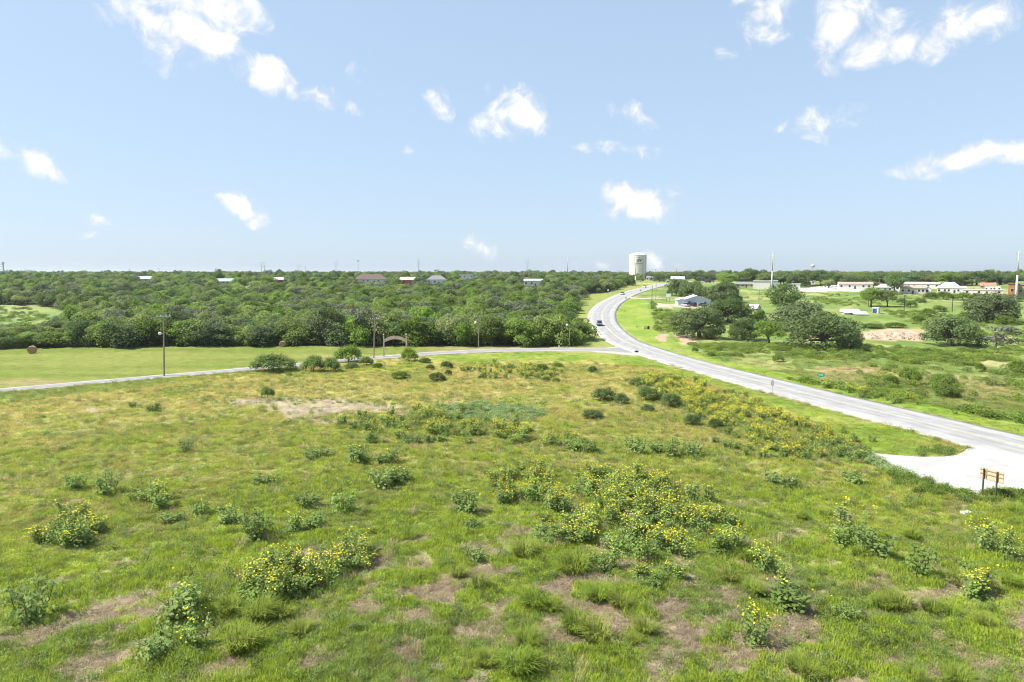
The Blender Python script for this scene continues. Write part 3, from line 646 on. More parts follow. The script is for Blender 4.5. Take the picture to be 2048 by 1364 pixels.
def build_grass():
    r = R_(21); P = []
    for d0, d1, den in ((24, 45, 17.0), (45, 70, 10.0), (70, 100, 5.0), (100, 150, 2.0), (150, 200, .6)):
        n = int((d1 * d1 - d0 * d0) * math.radians(86) / 2 * den); rr = np.sqrt(r.uniform(d0 * d0, d1 * d1, n)); th = np.radians(r.uniform(-43, 43, n)); P.append(np.column_stack([rr * np.sin(th), rr * np.cos(th)]))
    P = np.vstack(P); x, y = P.T; col, dry, bare, lush, zid, rd = cover(x, y); d = np.hypot(x, y)
    keep = (rd > -.25 + .5 * r.random(len(x))) & np.isin(zid, (0, 2, 3)) & ~((zid == 3) & (d > 175))
    keep &= ~((bare > .45) & (r.random(len(x)) < .15 + .6 * (d > 80)))
    keep &= ~((zid == 2) & (r.random(len(x)) < .45))
    x, y, col, dry, bare, lush, zid, d = (q[keep] for q in (x, y, col, dry, bare, lush, zid, d)); n = len(x); u = r.random(n)
    idx = np.where(u < .45, 0, np.where(u < .8, 1, 2))
    idx = np.where(r.random(n) < dry * .8, np.where(r.random(n) < .5, 3, 4), idx)
    idx = np.where((bare > .35) & (r.random(n) < .80), 5, idx)
    idx = np.where((r.random(n) < .12) & (bare < .5), 6, idx); idx = np.where((r.random(n) < .035) & (bare < .5), 7, idx); idx = np.where((zid == 2), np.where(u < .5, 0, 1), idx)
    vis = 1 + .9 * sstep(45, 140, d); hgt = (.62 + .5 * r.random(n)) * (1 + .9 * lush * (1 - dry)) * np.where(zid == 2, .6, 1.0)
    cc = col * (0.82 + .86 * r.random((n, 1))); cc *= 1 + .14 * (r.random((n, 3)) - .5); k = idx == 5; cc[k] = (THATCH * (.6 + .9 * r.random((k.sum(), 1))))
    k = (idx >= 3) & (idx <= 4); cc[k] = mixc(cc, GOLD[None] * (.8 + .4 * r.random((n, 1))), np.full(n, .35))[k]
    k = idx >= 6; cc[k] = C_(.17, .225, .075) * (.7 + .6 * r.random((k.sum(), 1)))
    wl = (idx < 3) & (lush > .4); cc[wl] = mixc(cc, LIME[None] * 1.3, np.full(n, .6))[wl]
    scatter('grass', 'short patchy grass and weeds covering the near field', GP, np.column_stack([x, y, gz(x, y)]), np.column_stack([r.normal(size=(n, 2)) * .12, r.uniform(0, 6.28, n)]), np.column_stack([vis, vis, hgt * (1 + .25 * sstep(60, 140, d))]), idx, cc)
build_grass()

# ------------------------------------------------------------------ wild sunflowers
def sunflower_proto(seed, bloom, h, big=1.0):
    r = R_(seed); stems = MB(); tips = []; lp, ln = [], []
    ns = r.integers(5, 8)
    for k in range(ns):
        a = r.uniform(0, 6.28); o = r.uniform(.08, .38); top = Vector((o * 1.5 * math.cos(a), o * 1.5 * math.sin(a), h * r.uniform(.72, 1.0))); b0 = Vector((.10 * math.cos(a), .10 * math.sin(a), -.05))
        mdl = b0.lerp(top, .5) + Vector((o * .25 * math.cos(a), o * .25 * math.sin(a), 0)); stems.tube([b0, mdl, top], [.016, .012, .006], 4, cap=False); tips.append(top)
        for j in range(5):
            t = r.uniform(.4, .92); s = b0.lerp(mdl, t * 2) if t < .5 else mdl.lerp(top, t * 2 - 1); a2 = r.uniform(0, 6.28); e = s + Vector((math.cos(a2) * .3, math.sin(a2) * .3, .28)) * r.uniform(.6, 1.2); stems.tube([s, e], [.007, .004], 3, cap=False); tips.append(e)
        m_ = 64; t = r.uniform(.06, 1.0, m_); q = np.array(b0)[None] * (1 - t[:, None]) + np.array(top)[None] * t[:, None]; off = unit(r.normal(size=(m_, 3)) * [1, 1, .35]) * r.uniform(.06, .34, (m_, 1)) * (1.2 - .6 * t[:, None])
        lp.append(q + off); ln.append(unit(off * 1.2 + [0, 0, .12] + r.normal(size=(m_, 3)) * .06))
    lp, ln = np.vstack(lp), np.vstack(ln); lp[:, 2] = np.maximum(lp[:, 2], .06)
    leaves = tri_mesh('leaves', [cards(lp, ln, .060, .75, r)], F_SUN)
    fl = MB(); T = [t for t in tips if r.random() < bloom]
    for t in T:
        for _ in range(1 + int(r.random() < .6) + int(r.random() < .4)):
            p = np.array(t) + r.normal(size=3) * [.10, .10, .05] + [0, 0, .13]; nrm = unit(r.normal(size=3) * .6 + [-.25, -.15, .75]); u = unit(np.cross(nrm, [.3, .9, .2])); w = np.cross(nrm, u); R0 = r.uniform(.026, .042) * big
            ring = [tuple(p + (u * math.cos(2 * math.pi * k / 10) + w * math.sin(2 * math.pi * k / 10)) * (R0 if k % 2 == 0 else R0 * .72) - nrm * .008) for k in range(10)]
            fl.poly([tuple(p)] + ring, [(0, 1 + k, 1 + (k + 1) % 10) for k in range(10)], 0)
            fl.poly([tuple(p + nrm * .006 + (u * math.cos(2 * math.pi * k / 5) + w * math.sin(2 * math.pi * k / 5)) * R0 * .24) for k in range(5)], [(0, 1, 2, 3, 4)], 1)
    return stems.mesh('stems', F_STEM), leaves, (fl.mesh('flowers', [F_PETAL, F_EYE]) if fl.f else None)
SUN_RICH = [sunflower_proto(300 + i, .85, 1.2 + .16 * i) for i in range(6)]
SUN_SOME = [sunflower_proto(320 + i, .40, 1.0 + .2 * i) for i in range(5)]
SUN_NONE = [sunflower_proto(340 + i, .03, .8 + .16 * i) for i in range(4)]
def put_sunflower(p, kind, label, group, s=1.0):
    proto = {2: SUN_RICH, 1: SUN_SOME, 0: SUN_NONE}[kind]; st, lv, fl = proto[random.randrange(len(proto))]
    t = thing('wild_sunflower', label, 'sunflower', p, random.uniform(0, 6.28), group); w = s * random.uniform(.75, 1.25); t.scale = (w * 1.55, w * 1.55, s * random.uniform(.75, 1.2))
    link('stems', st, t); link('leaves', lv, t)
    if fl: link('flowers', fl, t)
    return t
SUN_PATCHES = [
    ('the long yellow band', [(672, 850), (700, 836), (780, 828), (900, 826), (1000, 846), (1080, 868), (1060, 886), (960, 888), (840, 890), (700, 888)], 95, (.55, .3), .95),
    ('the yellow band tail', [(1080, 872), (1200, 892), (1195, 908), (1090, 896)], 14, (.1, .4), .75),
    ('the thicket outpost', [(978, 965), (1050, 938), (1110, 962), (1100, 1000), (1080, 1010), (1000, 1012)], 30, (.4, .4), 1.0),
    ('the big field thicket', [(1110, 975), (1180, 955), (1300, 962), (1425, 1005), (1480, 1075), (1470, 1110), (1350, 1120), (1290, 1130), (1200, 1105), (1120, 1060), (1090, 1030)], 118, (.42, .38), 1.05),
    ('the thicket lower fringe', [(1090, 1040), (1160, 1095), (1290, 1150), (1370, 1160), (1300, 1180), (1160, 1120), (1060, 1075)], 18, (.05, .3), .9),
    ('the far left clump', [(75, 1085), (110, 1058), (150, 1045), (205, 1060), (200, 1090), (90, 1096)], 16, (.4, .4), 1.0),
    ('the lower left clump', [(475, 1160), (560, 1130), (650, 1118), (735, 1095), (735, 1135), (650, 1175), (560, 1215), (480, 1215)], 44, (.25, .4), 1.0),
]
SUN_FAR = [([(1265, 768), (1330, 752), (1400, 775), (1480, 800), (1600, 848), (1640, 880), (1560, 880), (1480, 862), (1380, 830), (1300, 795)], 520, .5),
           ([(1480, 862), (1560, 880), (1640, 870), (1715, 890), (1690, 915), (1560, 915), (1480, 895)], 170, .18), ([(925, 748), (1000, 730), (1100, 742), (1120, 756), (1000, 758)], 90, .35), ([(1400, 740), (1600, 768), (1720, 790), (1850, 815), (1830, 822), (1600, 775), (1400, 745)], 90, .35)]
def sample_poly(poly_px, n, r):
    Q = np.array([G(*p)[:2] for p in poly_px]); lo, hi = Q.min(0), Q.max(0); out = []
    while len(out) < n:
        c = r.uniform(lo, hi, (n * 4, 2)); k = inpoly(c[:, 0], c[:, 1], [tuple(q) for q in Q]); out += [tuple(q) for q in c[k]]
    return np.array(out[:n])
def build_sunflowers():
    r = R_(5)
    for lab, poly, n, (rich, some), s in SUN_PATCHES:
        for x, y in sample_poly(poly, n, r):
            u = r.random(); k = 2 if u < rich else (1 if u < rich + some else 0)
            qx, qy = (float(q) for q in proj(x, y, float(tz(x, y)))[:2]); A = np.array(poly); fx = (qx - A[:, 0].min()) / np.ptp(A[:, 0]); fy = (qy - A[:, 1].min()) / np.ptp(A[:, 1])
            pos_ = ('back ' if fy < .34 else ('front ' if fy > .67 else 'middle ')) + ('left' if fx < .25 else ('centre left' if fx < .5 else ('centre right' if fx < .75 else 'right')))
            put_sunflower((x, y, float(gz(x, y))), k, '%s sunflower at the %s of %s' % (('leafy flowerless', 'sparsely blooming', 'fully blooming')[k], pos_, lab), 'wild sunflowers in the field', s)
    singles = [(1502, 1290, 2, 1.25, 'tall single sunflower in full bloom near the bottom right'), (1700, 1075, 2, 1.25, 'tall sunflower blooming above a leafy weed right of centre'), (1688, 1085, 1, 1.0, 'shorter sunflower leaning beside the tall blooming one'), (1718, 1090, 0, .9, 'flowerless sunflower right of the tall blooming one'),
               (1975, 1105, 2, 1.1, 'left sunflower of the flowering group at the right frame edge'), (2002, 1110, 2, 1.1, 'middle sunflower of the flowering group at the right frame edge'), (2030, 1118, 1, 1.0, 'right sunflower of the flowering group at the right frame edge'), (1960, 1180, 2, 1.2, 'sunflower with yellow top below the right edge group'), (1948, 1190, 1, .9, 'leafy sunflower just left of the yellow topped one'),
               (1530, 1140, 1, 1.1, 'sunflower with few blooms right of the big thicket'), (1520, 1125, 1, 1.0, 'leafy sunflower between thicket and lone weeds'), (1578, 1205, 0, 1.25, 'pale leafy plant standing by a bare strip lower right'), (1570, 1180, 1, .9, 'sparse sunflower behind the pale leafy plant'),
               (1758, 1112, 0, 1.2, 'round leafy plant on bare ground right of centre'), (1838, 1150, 0, 1.3, 'narrow upright leafy plant casting shade on bare soil'), (1548, 965, 0, 1.1, 'dark leafy plant below the far sunflower patch'), (1580, 975, 0, 1.0, 'leafy plant right of the dark one below the far patch'), (1708, 970, 0, 1.0, 'leafy weed standing toward the concrete driveway'),
               (310, 1000, 1, 1.15, 'sunflower in the loose trio left of centre, widest one'), (325, 1015, 1, 1.0, 'front sunflower of the loose trio left of centre'), (280, 1000, 0, .9, 'left sunflower of the loose trio left of centre'), (215, 990, 0, 1.2, 'thin upright leafy stem left of the loose trio'), (155, 978, 0, 1.1, 'thin leafy stem far left in the olive grass'), (345, 1040, 0, 1.0, 'small leafy plant below the loose trio'), (400, 1030, 0, 1.0, 'small leafy plant right of the loose trio'),
               (455, 1045, 0, 1.0, 'small leafy plant in the left middle field'), (510, 1080, 0, 1.25, 'dark round leafy plant left of the blooming clump'), (590, 1060, 1, 1.1, 'left of two leafy sunflowers near a bare streak'), (630, 1055, 0, 1.1, 'right of two leafy sunflowers near a bare streak'), (612, 1010, 0, 1.1, 'leafy sunflower behind the two by a bare streak'), (690, 1020, 0, 1.1, 'low leafy plant left of the field middle'),
               (765, 975, 0, 1.3, 'leafy bush plant below the long yellow band'), (800, 965, 0, 1.1, 'leafy plant just right of the bush plant'), (718, 925, 0, 1.3, 'left tall leafy plant just below the long yellow band'), (770, 928, 0, 1.4, 'right tall leafy plant just below the long yellow band'), (638, 915, 0, .9, 'small leafy plant left of the long yellow band'), (620, 920, 0, .9, 'smaller leafy plant further left of the yellow band'),
               (935, 1025, 0, 1.25, 'single leafy plant left of the big thicket'), (945, 1055, 0, .8, 'small weed below the single leafy plant'), (1275, 910, 0, 1.25, 'dark conical leafy plant above the big thicket'), (1310, 905, 0, 1.0, 'leafy plant right of the dark conical one'), (1348, 915, 0, 1.2, 'wide leafy plant in the row above the thicket'), (1385, 912, 0, 1.2, 'leafy plant at the right end of that row'), (1150, 900, 0, 1.1, 'dark leafy plant right of the yellow band tail'), (1180, 908, 0, 1.0, 'last leafy plant of the yellow band tail'),
               (318, 1310, 0, 1.5, 'tall leafy plant near the lower left corner'), (400, 1300, 1, 1.1, 'leafy plant with few blooms near the lower left tall grass'), (60, 1240, 0, 1.4, 'round dark leafy plant on bare ground far lower left'), (360, 1240, 0, 1.2, 'narrow leafy stem beside a yellow weed lower left'), (165, 1085, 1, 1.2, 'dark sunflower in front of the far left clump'), (1690, 1240, 0, .6, 'tiny weed in the lower right grass'), (955, 1120, 0, .9, 'thin leafy stem above the bright tussock'), (370, 905, 0, 1.0, 'lone small leafy plant in the left olive grass'), (530, 965, 0, 1.0, 'lone leafy plant left of the field middle'), (305, 825, 0, 1.0, 'lone leafy plant near the side road pole'), (265, 815, 0, .8, 'small leafy plant left of the lone one by the pole')]
    for px, py, k, s, lab in singles:
        p = G(px, py); put_sunflower((p.x, p.y, float(gz(p.x, p.y))), k, lab, None, s * (1.3 if k == 0 else 1.15))
    # the rest: too many and too far to pick apart
    pos, idx, sc_ = [], [], []
    protos = []
    for st, lv, fl in [sunflower_proto(380 + i, 1.0, 1.3, 1.2) for i in range(3)] + SUN_SOME[:2] + SUN_NONE[:2]:
        vs, fs, mi, o = [], [], [], 0
        for me, m0 in ((st, 0), (lv, 1), (fl, 2)):
            if me is None: continue
            me.calc_loop_triangles(); nv = len(me.vertices); a = np.empty(nv * 3, np.float32); me.vertices.foreach_get('co', a); t = np.empty(len(me.loop_triangles) * 3, np.int32); me.loop_triangles.foreach_get('vertices', t); q = np.empty(len(me.loop_triangles), np.int32); me.loop_triangles.foreach_get('material_index', q)
            vs.append(a.reshape(-1, 3)); fs.append(t.reshape(-1, 3) + o); mi.append(q + m0); o += nv
        protos.append(mesh_np('sun', np.vstack(vs), np.vstack(fs), [F_STEM, F_SUN, F_PETAL, F_EYE], np.concatenate(mi)))
    for poly, n, rich in SUN_FAR:
        P = sample_poly(poly, n, r); P = P + r.normal(size=P.shape) * 1.6; P = P[(paved(P[:, 0], P[:, 1]) > 1) & (fbm(P[:, 0] / 5, P[:, 1] / 5, 99, 3) + .3 * r.random(len(P)) > .52)]; pos.append(np.column_stack([P, gz(P[:, 0], P[:, 1])])); u = r.random(len(P)); idx.append(np.where(u < rich, r.integers(0, 3, len(P)), r.integers(3, 7, len(P)))); sc_.append(np.full(len(P), 1.1))
    pos, idx, sc_ = np.vstack(pos), np.concatenate(idx), np.concatenate(sc_); n = len(pos); s = sc_ * r.uniform(.5, 1.1, n)
    scatter('sunflower_patch', 'dense far patch of wild sunflowers along the highway', protos, pos, np.column_stack([np.zeros((n, 2)), r.uniform(0, 6.28, n)]), np.column_stack([s * 1.2, s * 1.2, s]), idx)
build_sunflowers()

# ------------------------------------------------------------------ tall grass clumps and herbs
def tallgrass_proto(seed, h):
    r = R_(seed); v, f = blades(230, .42, h, .016, .75, r, fan=.7)
    return tri_mesh('tall_grass_clump', [(v, f), blades(90, .3, h * 1.2, .008, .35, r, fan=.5)], F_TALLG)
TG = [tallgrass_proto(60 + i, 1.0) for i in range(4)]
TALL = [(483, 1300, 95), (520, 1240, 80), (460, 1230, 60), (560, 1235, 60), (1056, 1290, 80), (1150, 1265, 80), (1195, 1285, 85), (1287, 1262, 60), (1194, 1200, 70), (1240, 1215, 55), (1070, 1215, 75), (1105, 1225, 55), (1047, 1112, 70), (1145, 1142, 85), (1039, 1345, 90), (975, 1330, 60), (917, 1152, 45), (960, 1180, 50), (1795, 1212, 70), (1765, 1212, 55), (1865, 1215, 60), (1900, 1225, 50), (1825, 1075, 45), (1596, 1345, 60), (1620, 1362, 60), (1507, 1185, 60), (1460, 1160, 60), (1969, 1250, 45), (1913, 1362, 80), (1830, 1364, 60), (1603, 1036, 36), (1651, 1030, 36), (1270, 1285, 45), (350, 1240, 45), (2035, 1030, 50), (1720, 1110, 45), (2020, 1170, 50), (820, 1075, 40), (600, 1262, 60), (1500, 1120, 50)]
for i, (px, py, w) in enumerate(TALL):
    p = G(px, py); s = w * scale_at(p) / 1.55
    side = ('very bottom' if py > 1310 else 'bottom' if py > 1225 else 'lower middle' if py > 1100 else 'middle') + ' of the field, ' + ('left of the lower left sunflowers' if px < 470 else 'under the lower left sunflowers' if px < 700 else 'left of centre' if px < 1000 else 'below the big thicket' if px < 1215 else 'below the thicket right end' if px < 1440 else 'right of the thicket' if px < 1680 else 'toward the plywood sign' if px < 1880 else 'at the right edge')
    size_ = 'broad' if w >= 75 else ('middling' if w >= 55 else 'small')
    o = link('tall_grass_clump', TG[i % 4]); o.location = (p.x, p.y, float(gz(p.x, p.y))); o.rotation_euler = (0, 0, random.uniform(0, 6.28)); o.scale = (s, s, s * random.uniform(.75, 1.0))
    tag(o, size_ + ' tall grass clump, ' + side, 'grass clump', 'tall grass clumps')
HERB = [tri_mesh('h', [leafy(110, .45, .38, .06, R_(80 + i))], F_HERB) for i in range(2)] + [tri_mesh('h', [leafy(80, .45, .45, .05, R_(85)), blades(60, .4, .5, .014, .6, R_(86))], F_BUSH)]
def build_herbs():
    r = R_(33); pos, idx = [], []
    for poly, n, k in ((Z_HERB, 330, 0), ([(1680, 896), (1735, 905), (1800, 938), (1840, 956), (1810, 962), (1740, 930), (1685, 908)], 70, 0), ([(1780, 945), (1850, 962), (1920, 985), (1975, 1000), (1940, 1005), (1830, 985), (1780, 965)], 45, 2), ([(1960, 988), (2048, 988), (2120, 995), (2120, 1015), (2048, 1008), (1975, 1005)], 30, 2), ([(1830, 900), (1890, 893), (1920, 903), (1890, 911), (1840, 911)], 22, 2)):
        P = sample_poly(poly, n, r); P = P[paved(P[:, 0], P[:, 1]) > .05]; pos.append(P); idx.append(np.where(r.random(len(P)) < .85, k + (r.integers(0, 2, len(P)) if k == 0 else 0), 2))
    P = np.vstack(pos); n = len(P); s = r.uniform(.8, 1.4, n)
    scatter('ground_cover', 'low silvery and green herbs growing in patches', HERB, np.column_stack([P, gz(*P.T)]), np.column_stack([r.normal(size=(n, 2)) * .1, r.uniform(0, 6.28, n)]), np.column_stack([s, s, s]), np.concatenate(idx))
build_herbs()
WEED = [tri_mesh('w', [leafy(70, .30, .5, .042, R_(200 + i)), blades(14, .25, .6, .010, .4, R_(210 + i))], F_SUN) for i in range(3)] + [tri_mesh('w', [blades(60, .28, .55, .011, .7, R_(220), fan=.6)], F_TALLG), tri_mesh('w', [blades(46, .30, .75, .007, .35, R_(221), fan=.4)], foliage('straw_stalks', (.40, .33, .16), (.50, .42, .22), (.36, .32, .14), rand=.2, upn=1.2, trans=.35))]
def build_weeds():
    r = R_(55); n = 9000; rr = np.sqrt(r.uniform(26 ** 2, 150 ** 2, n)); th = np.radians(r.uniform(-43, 43, n)); P = np.column_stack([rr * np.sin(th), rr * np.cos(th)])
    c = fbm(P[:, 0] / 7, P[:, 1] / 7, 121, 3) + .35 * r.random(n); P = P[c > .70]
    Q = [P]
    for _, poly, k, _, _ in SUN_PATCHES: q = sample_poly(poly, int(k * 2.2), r); Q.append(q + r.normal(size=q.shape) * 1.5)
    for poly, k, _ in SUN_FAR[:2]: q = sample_poly(poly, int(k * .6), r); Q.append(q + r.normal(size=q.shape) * 2.2)
    P = np.vstack(Q); _, dry, bare, _, zid, rd = cover(P[:, 0], P[:, 1]); P, dry = P[(zid == 0) & (rd > .4)], dry[(zid == 0) & (rd > .4)]; n = len(P); d = np.hypot(*P.T)
    u = r.random(n); idx = np.where(u < .55, r.integers(0, 3, n), np.where(u < .78, 3, 4)); s = r.uniform(.5, 1.25, n)
    scatter('weeds', 'leafy weeds and straw stalks scattered through the field', WEED, np.column_stack([P, gz(*P.T)]), np.column_stack([r.normal(size=(n, 2)) * .12, r.uniform(0, 6.28, n)]), np.column_stack([s * 1.2, s * 1.2, s]), idx)
build_weeds()
# ------------------------------------------------------------------ buildings
def plain(name, c, rough=.7, var=.08, sc_=1.2, **k): return material(name, c, rough, var, sc_, **k)
W_WHITE = plain('white_siding', (.64, .63, .61), dirt=((.45, .42, .37), .6, .35)); W_CREAM = plain('cream_siding', (.62, .57, .47), dirt=((.42, .38, .3), .6, .35)); W_GREY = plain('grey_siding', (.42, .43, .44)); W_RED = plain('barn_red', (.33, .085, .05)); W_BRICK = plain('orange_brick', (.38, .16, .08), .9, .2, 3)
W_OLIVE = plain('olive_stucco', (.30, .30, .18)); W_TAN = plain('tan_siding', (.40, .34, .25)); W_BLUE = plain('pale_blue_metal', (.50, .58, .64), .45, .06, .8, dirt=((.36, .36, .33), .5, .4))
R_METAL = plain('galvanised_roof', (.60, .62, .64), .4, .06, .8); R_WHITE = plain('white_metal_roof', (.64, .64, .64), .5, .05); R_BROWN = plain('brown_shingle', (.17, .12, .095), .95, .2, 3); R_GREY = plain('grey_shingle', (.22, .22, .22), .95, .2, 3); R_PINK = plain('faded_red_roof', (.55, .40, .35), .6); R_TEAL = plain('green_metal_roof', (.42, .55, .49), .5); R_RUST = plain('rusty_roof', (.42, .30, .24), .8, .2, 2); R_ORANGE = plain('orange_roof', (.42, .20, .13), .7)
GLASS = plain('dark_window_glass', (.03, .035, .045), .15, .05, spec=.5); TRIM = plain('white_trim', (.72, .72, .70)); DOORM = plain('dark_door', (.07, .06, .055)); DARK = plain('dark_grey_metal', (.05, .05, .055), .5); WOOD = plain('weathered_pole_wood', (.25, .205, .165), .95, .25, 4); WOODD = plain('creosoted_pole_wood', (.045, .038, .034), .95, .25, 4)
STEEL = plain('galvanised_steel', (.46, .47, .48), .45, .06, metal=.2); PALE_STEEL = plain('pale_steel', (.56, .56, .56), .45, .05); BLUED = plain('blue_door_paint', (.03, .07, .30)); RUST = plain('rust_steel', (.22, .11, .06), .9, .3, 3)
BUILT = []        # (x0, x1, ytop, ybase, depth) of every building, to keep the trees from swallowing them
def house(name, label, cat, x0, x1, yt, yb, wall, roof, kind='gable', rf=.38, dp=8.0, yaw=0, wins=3, doors=1, dist=None, group=None, ridge='x', over=.35, p=None, win_h=None):
    cx = (x0 + x1) / 2; p = p or (at(cx, dist) if dist else G(cx, yb)); s = scale_at(p)
    px, py, dd = (float(q) for q in proj(*p)); W = (x1 - x0) * s; Ht = (py - yt) * s
    BUILT.append((x0, x1, yt, py, depth(p)))
    t = thing(name, label, cat, p, -math.atan2(p.x, p.y) + yaw, group); hr = Ht * rf if kind != 'flat' else .25; hw_ = Ht - hr
    MB().box((0, dp / 2, hw_ / 2 - .4), (W, dp, hw_ + .8)).obj('wall', wall, t)
    b = MB(); o = over; x, y0, y1 = W / 2 + o, -o, dp + o; th = .15; z0 = hw_ - .02
    if kind == 'gable' and ridge == 'x':
        m = dp / 2; pts = [(-x, y0, z0), (x, y0, z0), (x, m, hw_ + hr), (-x, m, hw_ + hr), (x, y1, z0), (-x, y1, z0)]; b.poly(pts, [(0, 1, 2, 3), (3, 2, 4, 5)]); b.poly([(q[0], q[1], q[2] - th) for q in pts], [(3, 2, 1, 0), (5, 4, 2, 3)])
        b.poly([(-W / 2, 0, hw_), (-W / 2, dp, hw_), (-W / 2, m, hw_ + hr - .18), (W / 2, 0, hw_), (W / 2, dp, hw_), (W / 2, m, hw_ + hr - .18)], [(2, 1, 0), (3, 4, 5)], 1)
        for u in (0, 3): b.poly([pts[0] if u == 0 else pts[5], pts[1] if u == 0 else pts[4], ((pts[1] if u == 0 else pts[4])[0], (pts[1] if u == 0 else pts[4])[1], z0 - th), ((pts[0] if u == 0 else pts[5])[0], (pts[0] if u == 0 else pts[5])[1], z0 - th)], [(3, 2, 1, 0)])
    elif kind == 'gable':
        pts = [(-x, y0, z0), (0, y0, hw_ + hr), (x, y0, z0), (-x, y1, z0), (0, y1, hw_ + hr), (x, y1, z0)]; b.poly(pts, [(0, 1, 4, 3), (1, 2, 5, 4)]); b.poly([(q[0], q[1], q[2] - th) for q in pts], [(3, 4, 1, 0), (4, 5, 2, 1)])
        b.poly([(-W / 2, 0, hw_), (W / 2, 0, hw_), (0, 0, hw_ + hr - .18), (-W / 2, dp, hw_), (W / 2, dp, hw_), (0, dp, hw_ + hr - .18)], [(0, 1, 2), (5, 4, 3)], 1)
        b.poly([pts[0], pts[1], (0, y0, hw_ + hr - th), (-x, y0, z0 - th)], [(3, 2, 1, 0)]); b.poly([pts[1], pts[2], (x, y0, z0 - th), (0, y0, hw_ + hr - th)], [(3, 2, 1, 0)])
    elif kind == 'hip':
        i = min(dp / 2, W * .3); m = dp / 2; b.poly([(-x, y0, z0), (x, y0, z0), (x, y1, z0), (-x, y1, z0), (-x + i, m, hw_ + hr), (x - i, m, hw_ + hr)], [(0, 1, 5, 4), (1, 2, 5), (2, 3, 4, 5), (3, 0, 4), (3, 2, 1, 0)])
    elif kind == 'shed': b.poly([(-x, y0, z0), (x, y0, z0), (x, y1, hw_ + hr), (-x, y1, hw_ + hr), (-x, y1, z0), (x, y1, z0)], [(0, 1, 2, 3), (4, 5, 1, 0), (3, 2, 5, 4), (0, 3, 4), (1, 5, 2)])
    else: b.box((0, dp / 2, hw_ + .1), (W + 2 * o, dp + 2 * o, .25))
    b.obj('roof', [roof, wall], t)
    slots = wins + doors
    if slots:
        k0 = slots // 2 if doors else -1; wh = win_h or min(1.1, hw_ * .4)
        for k in range(slots):
            X = -W / 2 + W * (k + .5 + (.12 if k % 2 else -.08)) / slots
            if k == k0:
                d = MB().box((X, -.03, min(1.0, hw_ * .42)), (.95, .08, min(2.0, hw_ * .84))).obj('door', DOORM, t)
                MB().box((X + .36, -.10, min(1.0, hw_ * .42)), (.07, .07, .12)).obj('handle', STEEL, d); continue
            w_ = MB().box((X, -.02, hw_ * .58), (min(1.3, W / slots * .5), .08, wh + .16)).obj('window', TRIM, t)
            MB().box((X, -.05, hw_ * .58), (min(1.14, W / slots * .42), .06, wh)).obj('pane', GLASS, w_)
    return t
house('house', 'long white house under a dark brown roof on the wooded ridge', 'house', 710, 774, 548.5, 566, W_WHITE, R_BROWN, 'hip', .55, 11, wins=5)
house('barn', 'red barn with a faded pink roof between the ridge houses', 'barn', 797, 828, 554, 570, W_RED, R_PINK, 'gable', .36, 9, yaw=-.35, wins=1)
house('house', 'white house with a grey hip roof right of the red barn', 'house', 854, 893, 551, 569, W_WHITE, R_GREY, 'hip', .45, 11, wins=3)
house('trailer', 'white flat trailer home peeking over trees on the ridge', 'trailer', 918, 946, 548, 560, W_WHITE, R_WHITE, 'flat', 0, 6, wins=3)
house('shed', 'small rust red shed with white roof left on the ridge', 'shed', 543, 566, 554.5, 566, W_RED, R_WHITE, 'gable', .4, 7, wins=1)
house('shed', 'low white shed beside the rust red one on the ridge', 'shed', 570, 581, 556, 564, W_WHITE, R_WHITE, 'flat', 0, 6, wins=1)
house('building', 'long low building with pale green metal roof among the trees', 'building', 432, 469, 557, 567, W_GREY, R_TEAL, 'gable', .55, 10, wins=3)
house('building', 'distant shed with a white roof left of the green one', 'building', 276, 304, 552.5, 563, W_GREY, R_WHITE, 'gable', .5, 10, wins=2)
house('house', 'small house with dark grey roof deep in the wood', 'house', 486, 505, 572, 583, W_TAN, R_GREY, 'gable', .5, 7, wins=1)
house('building', 'long white metal building above the wood left of the highway', 'building', 1048, 1086, 558, 573, W_WHITE, R_WHITE, 'shed', .2, 8, wins=3)
house('house', 'house with red brown gable roof beside the white metal building', 'house', 1036, 1056, 554, 571, W_TAN, R_RUST, 'gable', .55, 8, wins=1, ridge='y', dist=560)
t_mb = house('metal_building', 'pale blue metal workshop with stepped gable beside the oaks', 'workshop', 1368, 1420, 591, 612, W_BLUE, R_METAL, 'gable', .42, 16, wins=1, doors=1, ridge='y', yaw=.12)
def annex():
    p = t_mb.location; s = scale_at(p); W = 12 * s
    b = MB(); x1 = -26 * s; x0 = x1 - W; h = 15 * s
    MB().poly([(x0, .3, -.4), (x1, .3, -.4), (x1, .3, h), (x0, .3, h * .72), (x0, 14, -.4), (x1, 14, -.4), (x1, 14, h), (x0, 14, h * .72)], [(0, 1, 2, 3), (5, 4, 7, 6), (4, 0, 3, 7), (1, 5, 6, 2)]).obj('annex_wall', W_BLUE, t_mb)
    MB().poly([(x0 - .4, 0, h * .72), (x1, 0, h), (x1, 14.3, h), (x0 - .4, 14.3, h * .72), (x0 - .4, 0, h * .72 + .15), (x1, 0, h + .15), (x1, 14.3, h + .15), (x0 - .4, 14.3, h * .72 + .15)], [(0, 3, 2, 1), (4, 5, 6, 7), (0, 1, 5, 4), (1, 2, 6, 5), (2, 3, 7, 6), (3, 0, 4, 7)]).obj('annex_roof', R_METAL, t_mb)
    for k in range(14): MB().box((-25 * s + k * 50 * s / 13, -.03, 5 * s), (.1, .05, 10 * s)).obj('siding_rib', W_BLUE, t_mb)
annex()
house('building', 'tall white windowless wall building with canopy behind the pasture', 'building', 1507, 1539, 561.5, 577, W_WHITE, R_WHITE, 'flat', 0, 12, wins=0, doors=0)
house('canopy', 'white canopy joined to the right of the windowless building', 'canopy', 1540, 1553, 561, 578, W_GREY, R_WHITE, 'flat', 0, 8, wins=0, doors=1, dist=452)
